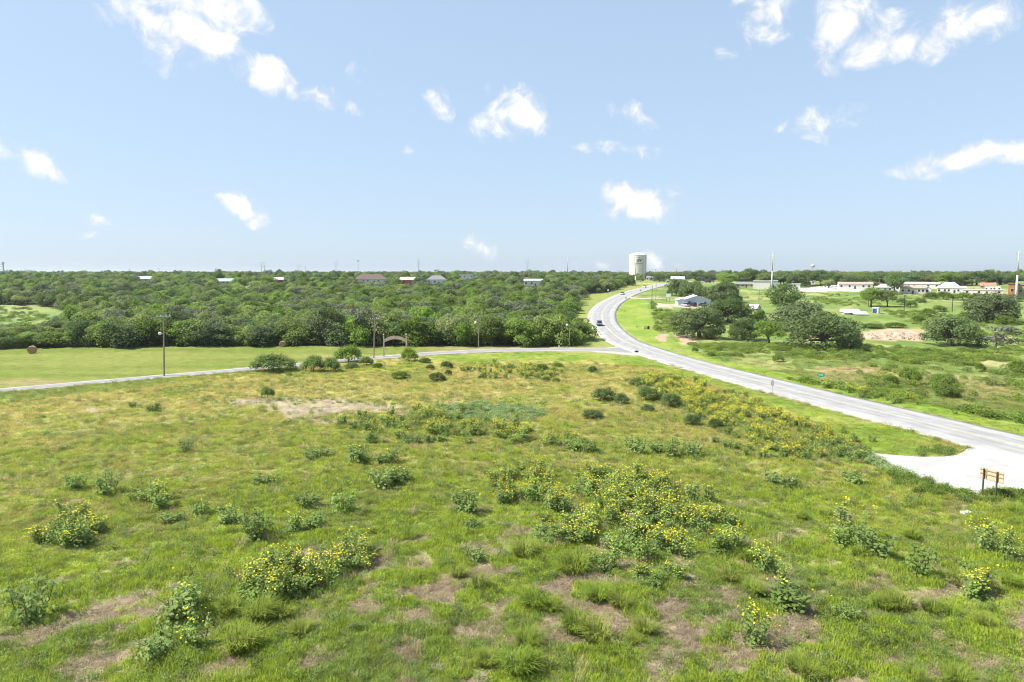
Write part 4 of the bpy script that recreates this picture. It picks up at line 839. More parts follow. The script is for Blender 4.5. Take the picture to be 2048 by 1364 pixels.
house('trailer', 'white box trailer parked behind the grey topped tree', 'trailer', 1572, 1599, 567, 578, W_WHITE, R_WHITE, 'flat', 0, 3, wins=0, doors=0)
house('mobile_home', 'small white gabled mobile home under the shade trees', 'mobile home', 1575, 1592, 556.5, 570, W_WHITE, R_WHITE, 'gable', .35, 9, ridge='y', wins=1)
house('mobile_home', 'white mobile home with arched roof near a red truck', 'mobile home', 1609.5, 1629, 558.5, 569, W_WHITE, R_WHITE, 'gable', .28, 10, ridge='y', wins=2)
house('mobile_home', 'cream mobile home partly behind a round tree', 'mobile home', 1640, 1661, 560, 570.5, W_CREAM, R_WHITE, 'flat', 0, 6, wins=2)
house('mobile_home', 'white mobile home with dark porch beside the cream one', 'mobile home', 1662, 1676, 558.5, 571, W_WHITE, R_WHITE, 'gable', .3, 8, ridge='y', wins=2)
house('mobile_home', 'long white mobile home with faded rusty roof', 'mobile home', 1680, 1742, 564, 578, W_WHITE, R_RUST, 'gable', .3, 6, yaw=.15, wins=4)
house('house', 'grey house under a pale hip roof beside the tall trunked tree', 'house', 1754, 1784, 568, 583, W_GREY, R_METAL, 'hip', .45, 9, wins=2)
house('mobile_home', 'long white mobile home at the back behind the cream one', 'mobile home', 1800, 1872, 564, 577, W_WHITE, R_WHITE, 'gable', .25, 6, wins=5)
house('mobile_home', 'blue grey mobile home end with tall window', 'mobile home', 1789, 1802, 567, 583, W_WHITE, R_METAL, 'gable', .25, 8, ridge='y', wins=1, doors=0)
house('mobile_home', 'cream mobile home with tan roof in front of the white row', 'mobile home', 1804, 1848, 571, 588, W_CREAM, R_RUST, 'gable', .3, 6, yaw=.18, wins=4)
house('mobile_home', 'white gable end mobile home right of the cream one', 'mobile home', 1849, 1861, 573, 588, W_WHITE, R_WHITE, 'gable', .3, 12, ridge='y', wins=1, doors=0)
house('house', 'orange brick house with bright metal roof behind the white porch home', 'house', 1882, 1915, 564.5, 580, W_BRICK, R_METAL, 'hip', .5, 10, wins=2)
house('mobile_home', 'white mobile home with long white porch roof', 'mobile home', 1878, 1927, 573, 587, W_WHITE, R_WHITE, 'shed', .22, 7, wins=5)
house('building', 'building with orange and white roof under the right trees', 'building', 1963, 1988, 565.5, 577, W_TAN, R_ORANGE, 'gable', .5, 8, wins=2)
house('motorhome', 'white motorhome parked at the back of the right lot', 'motorhome', 1972, 1998, 573, 582, W_WHITE, R_WHITE, 'flat', 0, 2.6, wins=3, over=.05)
house('wall_building', 'long low beige shed at the back right lot', 'shed', 1932, 1998, 579, 590, W_CREAM, R_TAN if False else R_WHITE, 'flat', 0, 5, wins=3)
house('brick_building', 'two storey brick and olive building at the right frame edge', 'building', 2017, 2033, 567, 597, W_BRICK, R_BROWN, 'flat', 0, 12, wins=1, doors=0, win_h=1.6)
house('brick_building', 'olive stucco wing of the building at the right frame edge', 'building', 2034, 2080, 566.5, 597, W_OLIVE, R_BROWN, 'hip', .12, 12, wins=2, doors=0)
house('shed', 'small white well house with blue door in the pasture', 'shed', 1745, 1756, 614.5, 627, W_WHITE, R_WHITE, 'flat', 0, 2.4, wins=0, doors=1, over=.12, yaw=-.25).children
for o in bpy.data.objects:
    if o.name.startswith('door') and o.parent and 'blue door' in o.parent.get('label', ''): o.data.materials[0] = BLUED; o.scale = (1.6, 1, 1); o['label'] = 'bright blue door'
house('shed', 'long low white roofed shed behind the oak clump, left', 'shed', 1690, 1722, 619, 629, W_GREY, R_WHITE, 'shed', .6, 5, wins=0, doors=1, yaw=.3)
house('shed', 'lower white roofed shed right of the long one', 'shed', 1712, 1735, 623.5, 630.5, W_WHITE, R_WHITE, 'shed', .7, 4, wins=0, doors=0, yaw=.3)
house('building', 'white roofed open shed beside the highway crest', 'shed', 1341, 1367, 553, 562, W_GREY, R_WHITE, 'gable', .45, 12, wins=2, dist=600)
house('building', 'low white building right of the water tower base', 'building', 1292, 1301, 552, 560, W_WHITE, R_GREY, 'gable', .35, 8, wins=1, dist=690)
house('building', 'smaller cream building further right of the water tower', 'building', 1304, 1318, 553.5, 560, W_CREAM, R_WHITE, 'gable', .4, 8, wins=1, dist=700)
house('building', 'grey roofed row of sheds left of the white windowless building', 'building', 1471, 1504, 563.5, 577, W_TAN, R_GREY, 'gable', .4, 8, wins=3, dist=466)
house('shed', 'small white roof among the oaks left of centre pasture', 'shed', 1496, 1513, 609, 622, W_WHITE, R_WHITE, 'gable', .6, 4, wins=0, doors=0, yaw=-.4)

# grain elevator, water towers
def grain():
    d = 1500; p = at(-3, d); s = d / F; t = thing('grain_elevator', 'pale grain elevator far off at the left frame edge', 'grain elevator', p, -math.atan2(p.x, p.y))
    for x, w, h in ((-6, 4.6, 24), (-1.5, 4.6, 24), (3, 4.6, 22)): MB().lathe([(w * s / 2, -2), (w * s / 2, (h - 5) * s), (w * s * .25, (h - 3.4) * s), (.1, (h - 3.2) * s)], 16, (x * s, 0, 0)).obj('silo', W_GREY, t, True)
    MB().box((-1 * s, 0, 21 * s), (5 * s, 5, 6 * s)).obj('headhouse', W_GREY, t)
    MB().box((12.5 * s, 0, 13 * s), (2.4 * s, 3, 26 * s)).obj('leg_tower', W_GREY, t); MB().box((12.5 * s, 0, 24.5 * s), (4.4 * s, 4, 2.2 * s)).obj('distributor', W_GREY, t)
    b = MB()
    for z in (10, 16, 20): b.tube([(4 * s, 0, z * s), (12 * s, 0, (z + 2) * s)], .35, 5)
    b.obj('spout', W_GREY, t)
grain()
W_TANK = plain('cream_tank_paint', (.72, .695, .61), .5, .04, .3, dirt=((.58, .53, .42), .12, .4)); W_INK = plain('dark_grey_lettering', (.06, .06, .06))
def wrap_text(name, txt, size, R, zc, mat, parent, shear=0.0, ang0=0.0, bold=.02):
    cu = bpy.data.curves.new(name, 'FONT'); cu.body = txt; cu.size = size; cu.align_x = 'CENTER'; cu.align_y = 'CENTER'; cu.shear = shear; cu.offset = bold * size
    o = bpy.data.objects.new(name, cu); COL.objects.link(o); bpy.context.view_layer.update()
    me = bpy.data.meshes.new_from_object(o.evaluated_get(bpy.context.evaluated_depsgraph_get())); bpy.data.objects.remove(o)
    for v in me.vertices:
        a = v.co.x / R + ang0; v.co = Vector((R * math.sin(a), -R * math.cos(a), zc + v.co.y))
    me.materials.clear(); me.materials.append(mat); me.name = name; return link(name, me, parent)
def water_tower():
    d = 750.0; p = at(1274, d); s = scale_at(p); R = 17.2 * s; top = (float(proj(*p)[1]) - 505.5) * s; t = thing('water_tower', 'tall cream standpipe water tower with dark lettering on the ridge', 'water tower', p, -math.atan2(p.x, p.y))
    e = top - 5.6 * s
    MB().lathe([(R, -4), (R, e)], 56).obj('tank', W_TANK, t, True)
    MB().lathe([(R + .12, e), (R + .12, e + .35), (R * .97, e + .7), (R * .80, e + 2.6 * s), (R * .55, e + 4.2 * s), (R * .28, e + 5.2 * s), (.05, e + 5.6 * s)], 56).obj('dome', W_TANK, t, True)
    MB().lathe([(.5, top - .2), (.5, top + .6), (.05, top + .9)], 10).obj('vent', W_TANK, t)
    a = .62; MB().tube([((R + .5) * math.sin(a), -(R + .5) * math.cos(a), 2), ((R + .5) * math.sin(a), -(R + .5) * math.cos(a), e)], .38, 8).obj('pipe', STEEL, t)
    a = .98; lad = MB()
    for q in (-.03, .03): lad.tube([((R + .35) * math.sin(a + q), -(R + .35) * math.cos(a + q), 1), ((R + .35) * math.sin(a + q), -(R + .35) * math.cos(a + q), e + 1)], .09, 5)
    for k in range(26): z = 2 + k * (e - 2) / 26; lad.tube([((R + .35) * math.sin(a - .03), -(R + .35) * math.cos(a - .03), z), ((R + .35) * math.sin(a + .03), -(R + .35) * math.cos(a + .03), z)], .05, 4)
    lad.obj('ladder', STEEL, t)
    wrap_text('emblem', 'GV', 7.2 * s, R + .05, e - 10.5 * s, W_INK, t, .25, .12, .05)
    b = MB()                                       # a small mark above and an unreadable line of lettering below, as dark strokes
    for k, (x, w) in enumerate([(-6.3, .8), (-4.6, 1.0), (-3.0, 1.2), (-1.4, 1.3), (.2, 1.2), (1.8, 1.3), (3.4, 1.0), (5.0, 1.2), (6.6, 1.1), (8.0, .8)]):
        a = x * s / R + .03; b.box(((R + .03) * math.sin(a), -(R + .03) * math.cos(a), e - 16.6 * s), (w * s, .1, .95 * s), a)
    b.obj('lettering', W_INK, t)
    MB().box(((R + .03) * math.sin(.12), -(R + .03) * math.cos(.12), e - 4.2 * s), (2.6 * s, .1, 1.2 * s), .12).obj('small_mark', W_INK, t)
water_tower()
def small_tank():
    d = 1150; p = at(1622, d); s = scale_at(p); zt = (float(proj(*p)[1]) - 528) * s; t = thing('water_tank', 'distant small elevated white water tank above the tree line', 'water tank', p)
    MB().lathe([(.1, zt - 6.4 * s), (3.0 * s, zt - 5.8 * s), (3.4 * s, zt - 5.2 * s), (3.4 * s, zt - 1.4 * s), (1.8 * s, zt - .3 * s), (.05, zt)], 20).obj('tank', W_WHITE, t, True)
    MB().lathe([(3.9 * s, zt - 5.9 * s), (3.9 * s, zt - 5.0 * s)], 20).obj('balcony', RUST, t)
    for k in range(4): a = k * math.pi / 2 + .4; MB().tube([(3.6 * s * math.cos(a), 3.6 * s * math.sin(a), -1), (3.0 * s * math.cos(a), 3.0 * s * math.sin(a), zt - 5.5 * s)], .28, 5).obj('leg', STEEL, t)
    MB().tube([(0, 0, -1), (0, 0, zt - 6 * s)], .4, 6).obj('riser', STEEL, t)
small_tank()

# ------------------------------------------------------------------ poles and wires
def pole(px, yt, yb, label, mat=WOOD, dist=None, arms=1, arm_px=24, lamp=None, xtop=None, r0=None, kind='utility_pole', group=None):
    p = at(px, dist) if dist else G(px, yb); s = scale_at(p); h = (float(proj(*p)[1]) - yt) * s; dx = ((xtop or px) - px) * s; r = r0 or max(.15, h * .014)
    t = thing(kind, label, 'utility pole' if 'lamp' not in kind else 'lamp post', p, -math.atan2(p.x, p.y) * .6, group)
    MB().tube([(0, 0, -.5), (dx * .5, 0, h * .5), (dx, 0, h)], [r, r * .85, r * .68], 8).obj('pole', mat, t)
    w = arm_px * s
    for k in range(arms):
        z = h - .35 - k * 1.1; c = MB().box((dx, -.2, z), (w, .11, .13)).obj('crossarm', STEEL if arm_px > 16 and mat is WOOD else mat, t)
        for q in (-.46, -.2, .2, .46): MB().lathe([(.07, z + .06), (.09, z + .2), (.05, z + .32), (.01, z + .34)], 6, (dx + q * w, -.2, 0)).obj('insulator', TRIM, c)
    if lamp:
        z = (float(proj(*p)[1]) - lamp) * s; a = MB().tube([(dx, 0, z), (dx - .7, -.3, z + .35)], .05, 5).obj('lamp_arm', STEEL, t); MB().lathe([(.05, z + .5), (.30, z + .35), (.30, z + .05), (.12, z - .12)], 10, (dx - .75, -.32, 0)).obj('lamp', TRIM, a)
    return t, p + Vector((dx, -.2, h))
_, T1 = pole(328, 629, 752, 'leaning wooden power pole with lamp beside the side road', xtop=333, arm_px=25, lamp=668)
_, T2 = pole(747.5, 635, 717, 'wooden power pole left of the entrance arch', xtop=751, arm_px=18)
_, T3 = pole(957, 631, 695, 'wooden power pole by the wood right of the arch', arm_px=16, lamp=646)
pole(1139, 650, 694, 'short lamp post at the end of the wood by the junction', arms=0, lamp=651, kind='lamp_post')
pole(1303.5, 571, 616, 'dark power pole beside the mown highway verge', WOODD, arms=0)
pole(1311.5, 567, 601, 'thin power pole behind the dark verge pole', WOOD, arms=0)
pole(1349, 565, 588, 'power pole left of the blue workshop', WOOD, arm_px=6); pole(1373.5, 568, 592, 'power pole directly behind the blue workshop', WOOD, arm_px=6)
pole(1517.5, 578, 608, 'power pole with transformer in the middle pasture', WOOD, arm_px=3)
pole(1737, 584, 611, 'power pole with white insulators left of the dark pasture trees', WOOD, arm_px=12)
pole(1808, 589, 622.5, 'dark power pole in the brushy right pasture', WOODD, arm_px=5); pole(1904, 598, 625.5, 'power pole with wide top in the right brush', WOODD, arm_px=11); pole(1953, 600, 634, 'nearest dark power pole in the right brush', WOODD, arm_px=8)
pole(1177.5, 559, 583, 'power pole with transformer above the wood by the highway', WOOD, arm_px=4); pole(1947, 560, 585, 'power pole behind the beige shed', WOOD, arm_px=3); pole(1966, 566, 586, 'short power pole right of the one behind the beige shed', WOOD, arm_px=3)
for px, yt, d_, lb in ((322, 537, 700, 'small power pole on the left skyline near the white shed'), (57, 537, 720, 'power pole on the far left skyline'), (112, 541, 760, 'short power pole far left on the skyline'), (263, 538, 760, 'faint power pole left of the skyline palm like tree'), (434, 537, 730, 'power pole on the skyline above the green roof'), (613, 533, 800, 'power pole on the skyline right of the rust shed'), (1182, 545, 600, 'power pole on the skyline left of the water tower'), (1217, 543, 720, 'thin power pole left of the water tower'), (1236, 541, 760, 'left of twin poles beside the water tower'), (1240, 541, 765, 'right of twin poles beside the water tower'), (1253, 546, 640, 'power pole with broad top at the water tower'), (1296, 544, 700, 'power pole right of the water tower'), (1310, 538, 720, 'taller power pole right of the water tower'), (1331, 541, 760, 'power pole above the skyline trees right of the tower'), (1351, 537, 780, 'double headed pole right of the tower'), (1371, 540, 800, 'last power pole before the shade trees'), (1442, 538, 640, 'power pole at the left end of the shade trees'), (1715, 556, 500, 'light pole above the long white mobile home'), (1756, 557, 470, 'light pole above the grey hip roofed house'), (1582, 555, 480, 'light pole above the small gabled mobile home'), (1952, 553, 520, 'light pole above the right mobile homes')):
    pole(px, yt, 0, lb, WOOD, dist=d_, arm_px=5, r0=.2)
def monopole(px, yt, yb, label, dist=None, arms=4, armpx=5, white=.5, r=None):
    p = at(px, dist) if dist else G(px, yb); s = scale_at(p); h = (float(proj(*p)[1]) - yt) * s; t = thing('transmission_pole', label, 'power pylon', p, -math.atan2(p.x, p.y)); r = r or (2.4 if px > 1900 else 1.5) * s
    MB().tube([(0, 0, -.5), (0, 0, h * white)], [r, r * .68], 12).obj('base_section', PALE_STEEL, t, True); MB().tube([(0, 0, h * white), (0, 0, h)], [r * .66, r * .30], 10).obj('upper_section', STEEL, t, True)
    for k in range(arms):
        z = h * (.97 - .088 * k)
        for q in (-1, 1):
            a = MB().tube([(0, 0, z - .3), (q * armpx * s * .8, 0, z)], [.12, .07], 5).obj('arm', STEEL, t); MB().lathe([(.10, z), (.16, z - .3), (.10, z - .6), (.14, z - .9), (.04, z - 1.1)], 6, (q * armpx * s * .8, 0, 0)).obj('insulator', STEEL, a)
    return p + Vector((0, 0, h))
monopole(1543, 503, 582, 'tall tapered steel transmission pole before the white windowless building'); monopole(2030.5, 502, 610, 'tall tapered steel transmission pole near the right frame edge', white=.55)
pb = G(2022, 606); MB().box((0, 0, .6), (3.4, 1.6, 1.6)).poly([(-1.7, -.8, 1.4), (1.7, -.8, 1.4), (1.2, .8, 1.9), (-1.2, .8, 1.9)], [(0, 1, 2, 3)]).obj('utility_cabinet', PALE_STEEL).location = pb
tag(bpy.data.objects['utility_cabinet'], 'low white utility cabinet at the foot of the right steel pole', 'cabinet')
for px, yt, d_, lb in ((1134.5, 513, 800, 'steel transmission pole on the skyline left of the water tower'), (1054, 515, 820, 'steel transmission pole above the dark skyline tree'), (838.5, 517, 900, 'steel pole on the skyline behind the red barn'), (674, 519, 900, 'steel pole on the skyline above the ridge wood'), (531.5, 524, 950, 'dark steel pole on the skyline left of the rust shed'), (526, 524, 1000, 'faint lattice like pole beside the dark skyline pole'), (600, 528, 1000, 'faint steel pole on the skyline right of the rust shed'), (1270, 513, 560, 'steel pole standing before the water tower')):
    monopole(px, yt, 0, lb, dist=d_, armpx=4, r=.55 if px != 1270 else .6, white=.25)
p = at(718, 950); s = scale_at(p); h = (float(proj(*p)[1]) - 520) * s; tm = thing('floodlight_mast', 'ballfield floodlight mast on the skyline', 'light mast', p); MB().tube([(0, 0, 0), (0, 0, h)], [.35, .2], 6).obj('mast', STEEL, tm); MB().box((0, 0, h - .6), (3.4, .3, .5)).obj('lamp_rack', STEEL, tm); MB().box((0, 0, h - 2.4), (2.6, .3, .4)).obj('lamp_rack', STEEL, tm)
WIRE = plain('wire', (.10, .10, .10), .6)
def wire(a, b, sag, label):
    pts = [a.lerp(b, k / 16) - Vector((0, 0, sag * 4 * (k / 16) * (1 - k / 16))) for k in range(17)]; tag(MB().tube(pts, .02, 4, cap=False).obj('power_line', WIRE), label, 'wire')
wire(Vector((-130, 66, 12)), T1, 1.2, 'thin power line from the leaning pole to the left frame edge'); wire(T1, T2, .9, 'thin power line from the leaning pole to the arch pole'); wire(T2, T3, .6, 'thin power line from the arch pole to the wood pole')

# ------------------------------------------------------------------ signs, arch, bales, small things
W_ARCH = plain('pinkish_timber', (.62, .46, .37), .85, .15, 3); W_ARCHL = plain('carved_letter_paint', (.78, .68, .60)); PLY = plain('plywood', (.60, .44, .31), .85, .15, 3); PLYD = plain('rail_timber', (.42, .27, .17), .9, .2, 4); GREENP = plain('green_post', (.05, .075, .03), .8, .2, 4)
def arch():
    a, b = G(768, 713), G(813, 712); c = (a + b) / 2; w = (b - a).length; t = thing('entrance_arch', 'pinkish wooden ranch entrance arch beside the side road', 'arch', c, math.atan2((b - a).y, (b - a).x)); s = scale_at(c); h = 41 * s
    for q in (-1, 1):
        o = MB().box((q * w / 2, 0, h / 2 - .2), (.30, .30, h + .4)).obj('post', W_ARCH, t); MB().lathe([(.16, h + .2), (.2, h + .35), (.12, h + .5), (.01, h + .56)], 8, (q * w / 2, 0, 0)).obj('finial', W_ARCH, o)
    n = 14; bd = MB(); hb = 3.4 * s * 2.0
    for k in range(n + 1):
        u = k / n * 2 - 1; x = u * (w / 2 - .15); z = h - .75 + .75 * (1 - u * u)
        bd.v += [(x, -.06, z - hb), (x, -.06, z), (x, .06, z), (x, .06, z - hb)]
    for k in range(n):
        i, j = k * 4, k * 4 + 4
        for q in range(4): bd.f.append((i + q, i + (q + 1) % 4, j + (q + 1) % 4, j + q)[::-1]); bd.m.append(0)
    bd.f += [(0, 1, 2, 3), (n * 4 + 3, n * 4 + 2, n * 4 + 1, n * 4)]; bd.m += [0, 0]; bo = bd.obj('arched_board', W_ARCH, t)
    lt = MB()
    for k in range(15):
        u = (k + .5) / 15 * 1.7 - .85; x = u * (w / 2 - .2); z = h - .75 + .75 * (1 - u * u) - hb / 2; lt.box((x, -.075, z), (.15 if k not in (4, 9) else .05, .03, .26))
    lt.obj('lettering', W_ARCHL, bo)
arch()
def board_sign():
    a, b = G(1963.5, 989), G(1994, 998); a.z = float(gz(a.x, a.y)); c = (a + b) / 2; s = scale_at(c)
    t = thing('wooden_sign', 'plywood sign board seen from behind on two green posts', 'sign', c, math.atan2((b - a).y, (b - a).x)); h = 56 * s
    for x in (-.58, .58): MB().box((x, -.06, h * .5 - .3), (.10, .10, h + .4)).obj('post', GREENP, t)
    W, B0, B1 = 2.0, h - 1.05, h - .02
    bo = MB().box((.05, .06, (B0 + B1) / 2), (W, .05, B1 - B0)).obj('board', PLY, t)
    for z in (B1 - .2, B1 - .55): MB().box((.05, .01, z), (W, .05, .07)).obj('rail', PLYD, bo)
    MB().box((.05, .012, B0 + .02), (W, .05, .06)).obj('rail', PLYD, bo)
    for x in (-.40, .62): MB().box((x, .0, (B0 + B1) / 2 + .02), (.07, .055, (B1 - B0) * .84)).obj('batten', PLYD, bo)
board_sign()
p = G(1933, 1028); o = MB().box((0, 0, .10), (.75, .5, .28)).poly([(-.33, -.2, .25), (.33, -.2, .25), (.33, .2, .25), (-.33, .2, .25), (-.28, -.16, .27), (.28, -.16, .27), (.28, .16, .27), (-.28, .16, .27)], [(4, 5, 6, 7), (0, 1, 5, 4), (1, 2, 6, 5), (2, 3, 7, 6), (3, 0, 4, 7)]).obj('utility_box', R_WHITE); o.location = (p.x, p.y, float(gz(p.x, p.y))); o.rotation_euler = (0, 0, .2); tag(o, 'low white utility box lid in the grass below the plywood sign', 'utility box')
SIGN_BACK = plain('sign_back', (.36, .37, .37), .5); SGREEN = plain('sign_green', (.02, .30, .20), .5); SWHITE = plain('sign_white', (.75, .75, .75), .5); SYEL = plain('sign_yellow', (.75, .48, .03), .5); SDARK = plain('weathered_board', (.16, .15, .12)); CHAR = plain('black_panel', (.015, .015, .015))
def post_sign(px, yb, yt, label, panels, name='road_sign', yaw=0, pm=None):
    p = G(px, yb); p.z = float(gz(p.x, p.y)); s = scale_at(p); t = thing(name, label, 'road sign', p, -math.atan2(p.x, p.y) + yaw); h = (yb - yt) * s
    MB().box((0, 0, h / 2 - .2), (.08, .08, h + .4)).obj('post', pm or STEEL, t)
    for (cz, w, hh, mat, dia) in panels:
        if dia:
            b = MB(); q = w * s / 2; b.poly([(0, -.05, cz * h - q), (q, -.05, cz * h), (0, -.05, cz * h + q), (-q, -.05, cz * h), (0, -.07, cz * h - q), (q, -.07, cz * h), (0, -.07, cz * h + q), (-q, -.07, cz * h)], [(3, 2, 1, 0), (4, 5, 6, 7), (0, 1, 5, 4), (1, 2, 6, 5), (2, 3, 7, 6), (3, 0, 4, 7)]); b.obj('sign_panel', mat, t)
        else: MB().box((0, -.07, cz * h), (w * s, .04, hh * s)).obj('sign_panel', mat, t)
    return t, s, h
post_sign(1544, 793, 759, 'thin sign post with two small grey panels seen from behind', [(.93, 4.0, 4.5, SIGN_BACK, 0), (.76, 6.5, 7.5, SIGN_BACK, 0)])
t, s, h = post_sign(1641, 768, 744, 'green oval street sign across the highway', [])
b = MB(); n = 20; zc = h * .86; rx, ry = 7.2 * s, 4.0 * s
ring = [(rx * math.cos(2 * math.pi * k / n), ry * math.sin(2 * math.pi * k / n)) for k in range(n)]; b.poly([(x, -.06, zc + z) for x, z in ring] + [(x, -.10, zc + z) for x, z in ring], [tuple(range(n))[::-1], tuple(range(n, 2 * n))] + [(k, (k + 1) % n, n + (k + 1) % n, n + k) for k in range(n)]); pn = b.obj('sign_panel', SGREEN, t)
b = MB()
for x, w in ((-3.4, 1.2), (-1.4, 1.0), (.4, 1.2), (2.4, 1.4)): b.box((x * s, -.115, zc + .3 * s), (w * s, .02, 2.0 * s))
b.obj('lettering', SWHITE, pn)
post_sign(1249.5, 630, 619, 'small yellow diamond warning sign in the highway verge', [(.75, 6.0, 6, SYEL, 1)])
post_sign(1281, 588, 579, 'small grey sign back on the highway shoulder', [(.8, 3, 3.4, SIGN_BACK, 0)]); post_sign(1252, 604, 594, 'thin grey delineator where the gravel drive leaves', [(.8, 2.6, 3, SIGN_BACK, 0)]); post_sign(1216, 588, 579, 'small white sign below the trees left of the highway', [(.8, 2.6, 2.8, SWHITE, 0)]); post_sign(1118, 697, 688, 'short white marker post beside the side road', [(.6, 2.2, 5, SWHITE, 0)])
post_sign(1298.5, 681, 672, 'small yellow marker in the verge near the junction', [(.8, 2.0, 3, SYEL, 0)]); post_sign(1274, 657, 651, 'small pale grey marker left of the low dark sign', [(.6, 4.0, 4, SIGN_BACK, 1)])
def low_sign():
    p = G(1293, 660); s = scale_at(p); t = thing('low_sign', 'low weathered board sign with black panel in the verge', 'sign', p, -math.atan2(p.x, p.y))
    for x in (-4.2, 1.8): MB().box((x * s, 0, 3 * s), (.12, .12, 7 * s)).obj('post', SDARK, t)
    for z in (3.6, 6.2): MB().box((-1.2 * s, -.1, z * s), (7 * s, .08, 1.7 * s)).obj('board', SDARK, t)
    MB().box((4.0 * s, 0, 4 * s), (3.6 * s, .5, 8 * s)).obj('panel', CHAR, t)
low_sign()
p = G(1336.5, 603); s = scale_at(p); t = thing('billboard', 'plain white billboard on posts left of the blue workshop', 'billboard', p, -math.atan2(p.x, p.y)); MB().box((0, 0, 12.5 * s), (9 * s, .2, 6.5 * s)).obj('panel', SWHITE, t)
for x in (-3, 3): MB().box((x * s, .15, 5.5 * s), (.2, .2, 13 * s)).obj('post', WOODD, t)
p = G(1273, 705.5); pz = float(tz(p.x, p.y)) + .15; b = MB(); b.lathe([(.05, 0), (.32, .04), (.36, .22), (.24, .38), (.06, .44)], 9); o = b.obj('black_bag', CHAR, None, True); o.scale = (1.5, 1, 1); o.location = (p.x, p.y, pz - .02); tag(o, 'small black bag lying on the road at the junction', 'bag')
HAY = plain('hay', (.40, .26, .13), .95, .3, 7, bump=.8); HAYE = plain('hay_end', (.33, .22, .12), .95, .3, 9, bump=.8)
def bale(px, yb, dpx, lpx, yaw, label):
    p = G(px, yb); s = scale_at(p); R = dpx * s / 2; Ln = lpx * s; t = thing('hay_bale', label, 'hay bale', p, yaw); b = MB(); r = R_(int(px)); n = 28
    for y in np.linspace(-Ln / 2, Ln / 2, 7):
        for k in range(n): a = 2 * math.pi * k / n; q = R * (1 + .02 * r.normal()) * (.96 if abs(y) > Ln * .45 else 1); b.v.append((q * math.cos(a), y, R * .97 + q * math.sin(a) * (.97 if math.sin(a) < 0 else 1)))
    for i in range(6):
        for k in range(n): b.f.append((i * n + k, i * n + (k + 1) % n, (i + 1) * n + (k + 1) % n, (i + 1) * n + k)[::-1]); b.m.append(0)
    b.obj('bale_roll', HAY, t, True)
    for q in (-1, 1):
        e = MB(); y = q * (Ln / 2 + .015); rr = [R * .95, R * .7, R * .45, R * .2]
        for i, a_ in enumerate(rr): e.v += [(a_ * math.cos(2 * math.pi * k / n), y + q * .04 * (i % 2), R * .97 + a_ * math.sin(2 * math.pi * k / n)) for k in range(n)]
        for i in range(3):
            for k in range(n): f = (i * n + k, i * n + (k + 1) % n, (i + 1) * n + (k + 1) % n, (i + 1) * n + k); e.f.append(f if q < 0 else f[::-1]); e.m.append(0)
        e.f.append(tuple(range(3 * n, 4 * n)) if q < 0 else tuple(range(3 * n, 4 * n))[::-1]); e.m.append(0); e.obj('bale_end', HAYE, t)
bale(65, 707, 15.5, 13, .45, 'round hay bale on the mown field at the left'); bale(565.5, 694, 12.5, 11, .05, 'round hay bale by the wood left of the arch')

# dirt bank with rubble in the right pasture
def dirt_bank():
    r = R_(77); a, b = G(1722, 679), G(1846, 676); n, m = 48, 12; L = (b - a).length; d = (b - a).normalized(); nrm = Vector((-d.y, d.x, 0)); v = []
    for i in range(n + 1):
        for j in range(m + 1):
            u, w = i / n, j / m; q = a + d * (u * L) + nrm * (w * 9 - 1.5); hh = 1.5 * math.sin(math.pi * min(1, w * 1.15)) ** 1.2 if w < .87 else .25; hh *= min(1, u * 6, (1 - u) * 6) * (.75 + .5 * float(vnoise(u * 9, w * 3, 4))); v.append((q.x, q.y, float(tz(q.x, q.y)) - .25 + hh + .18 * r.normal()))
    f = [(i * (m + 1) + j, i * (m + 1) + j + 1, (i + 1) * (m + 1) + j + 1, (i + 1) * (m + 1) + j) for i in range(n) for j in range(m)]
    me = mesh_np('dirt_bank', v, np.array(f)[:, ::-1], [material('red_dirt', (.50, .37, .26), .95, .3, .8, bump=.5, coords='Object')])
    o = tag(link('dirt_bank', me), 'long reddish dirt and rubble bank in the right pasture', 'dirt bank')
    k = 420; st = MB()
    for _ in range(k):
        i = r.integers(2, n - 2); j = r.integers(1, m - 2); c = v[i * (m + 1) + j]; q = r.uniform(.08, .26); st.box((c[0] + r.normal() * .4, c[1] + r.normal() * .3, c[2] + q * .2), (q * 1.3, q, q * .8), r.uniform(0, 3))
    so_ = st.obj('rubble', plain('pale_rubble', (.50, .40, .30), .95, .25, 2), o); so_['kind'] = 'stuff'
dirt_bank()

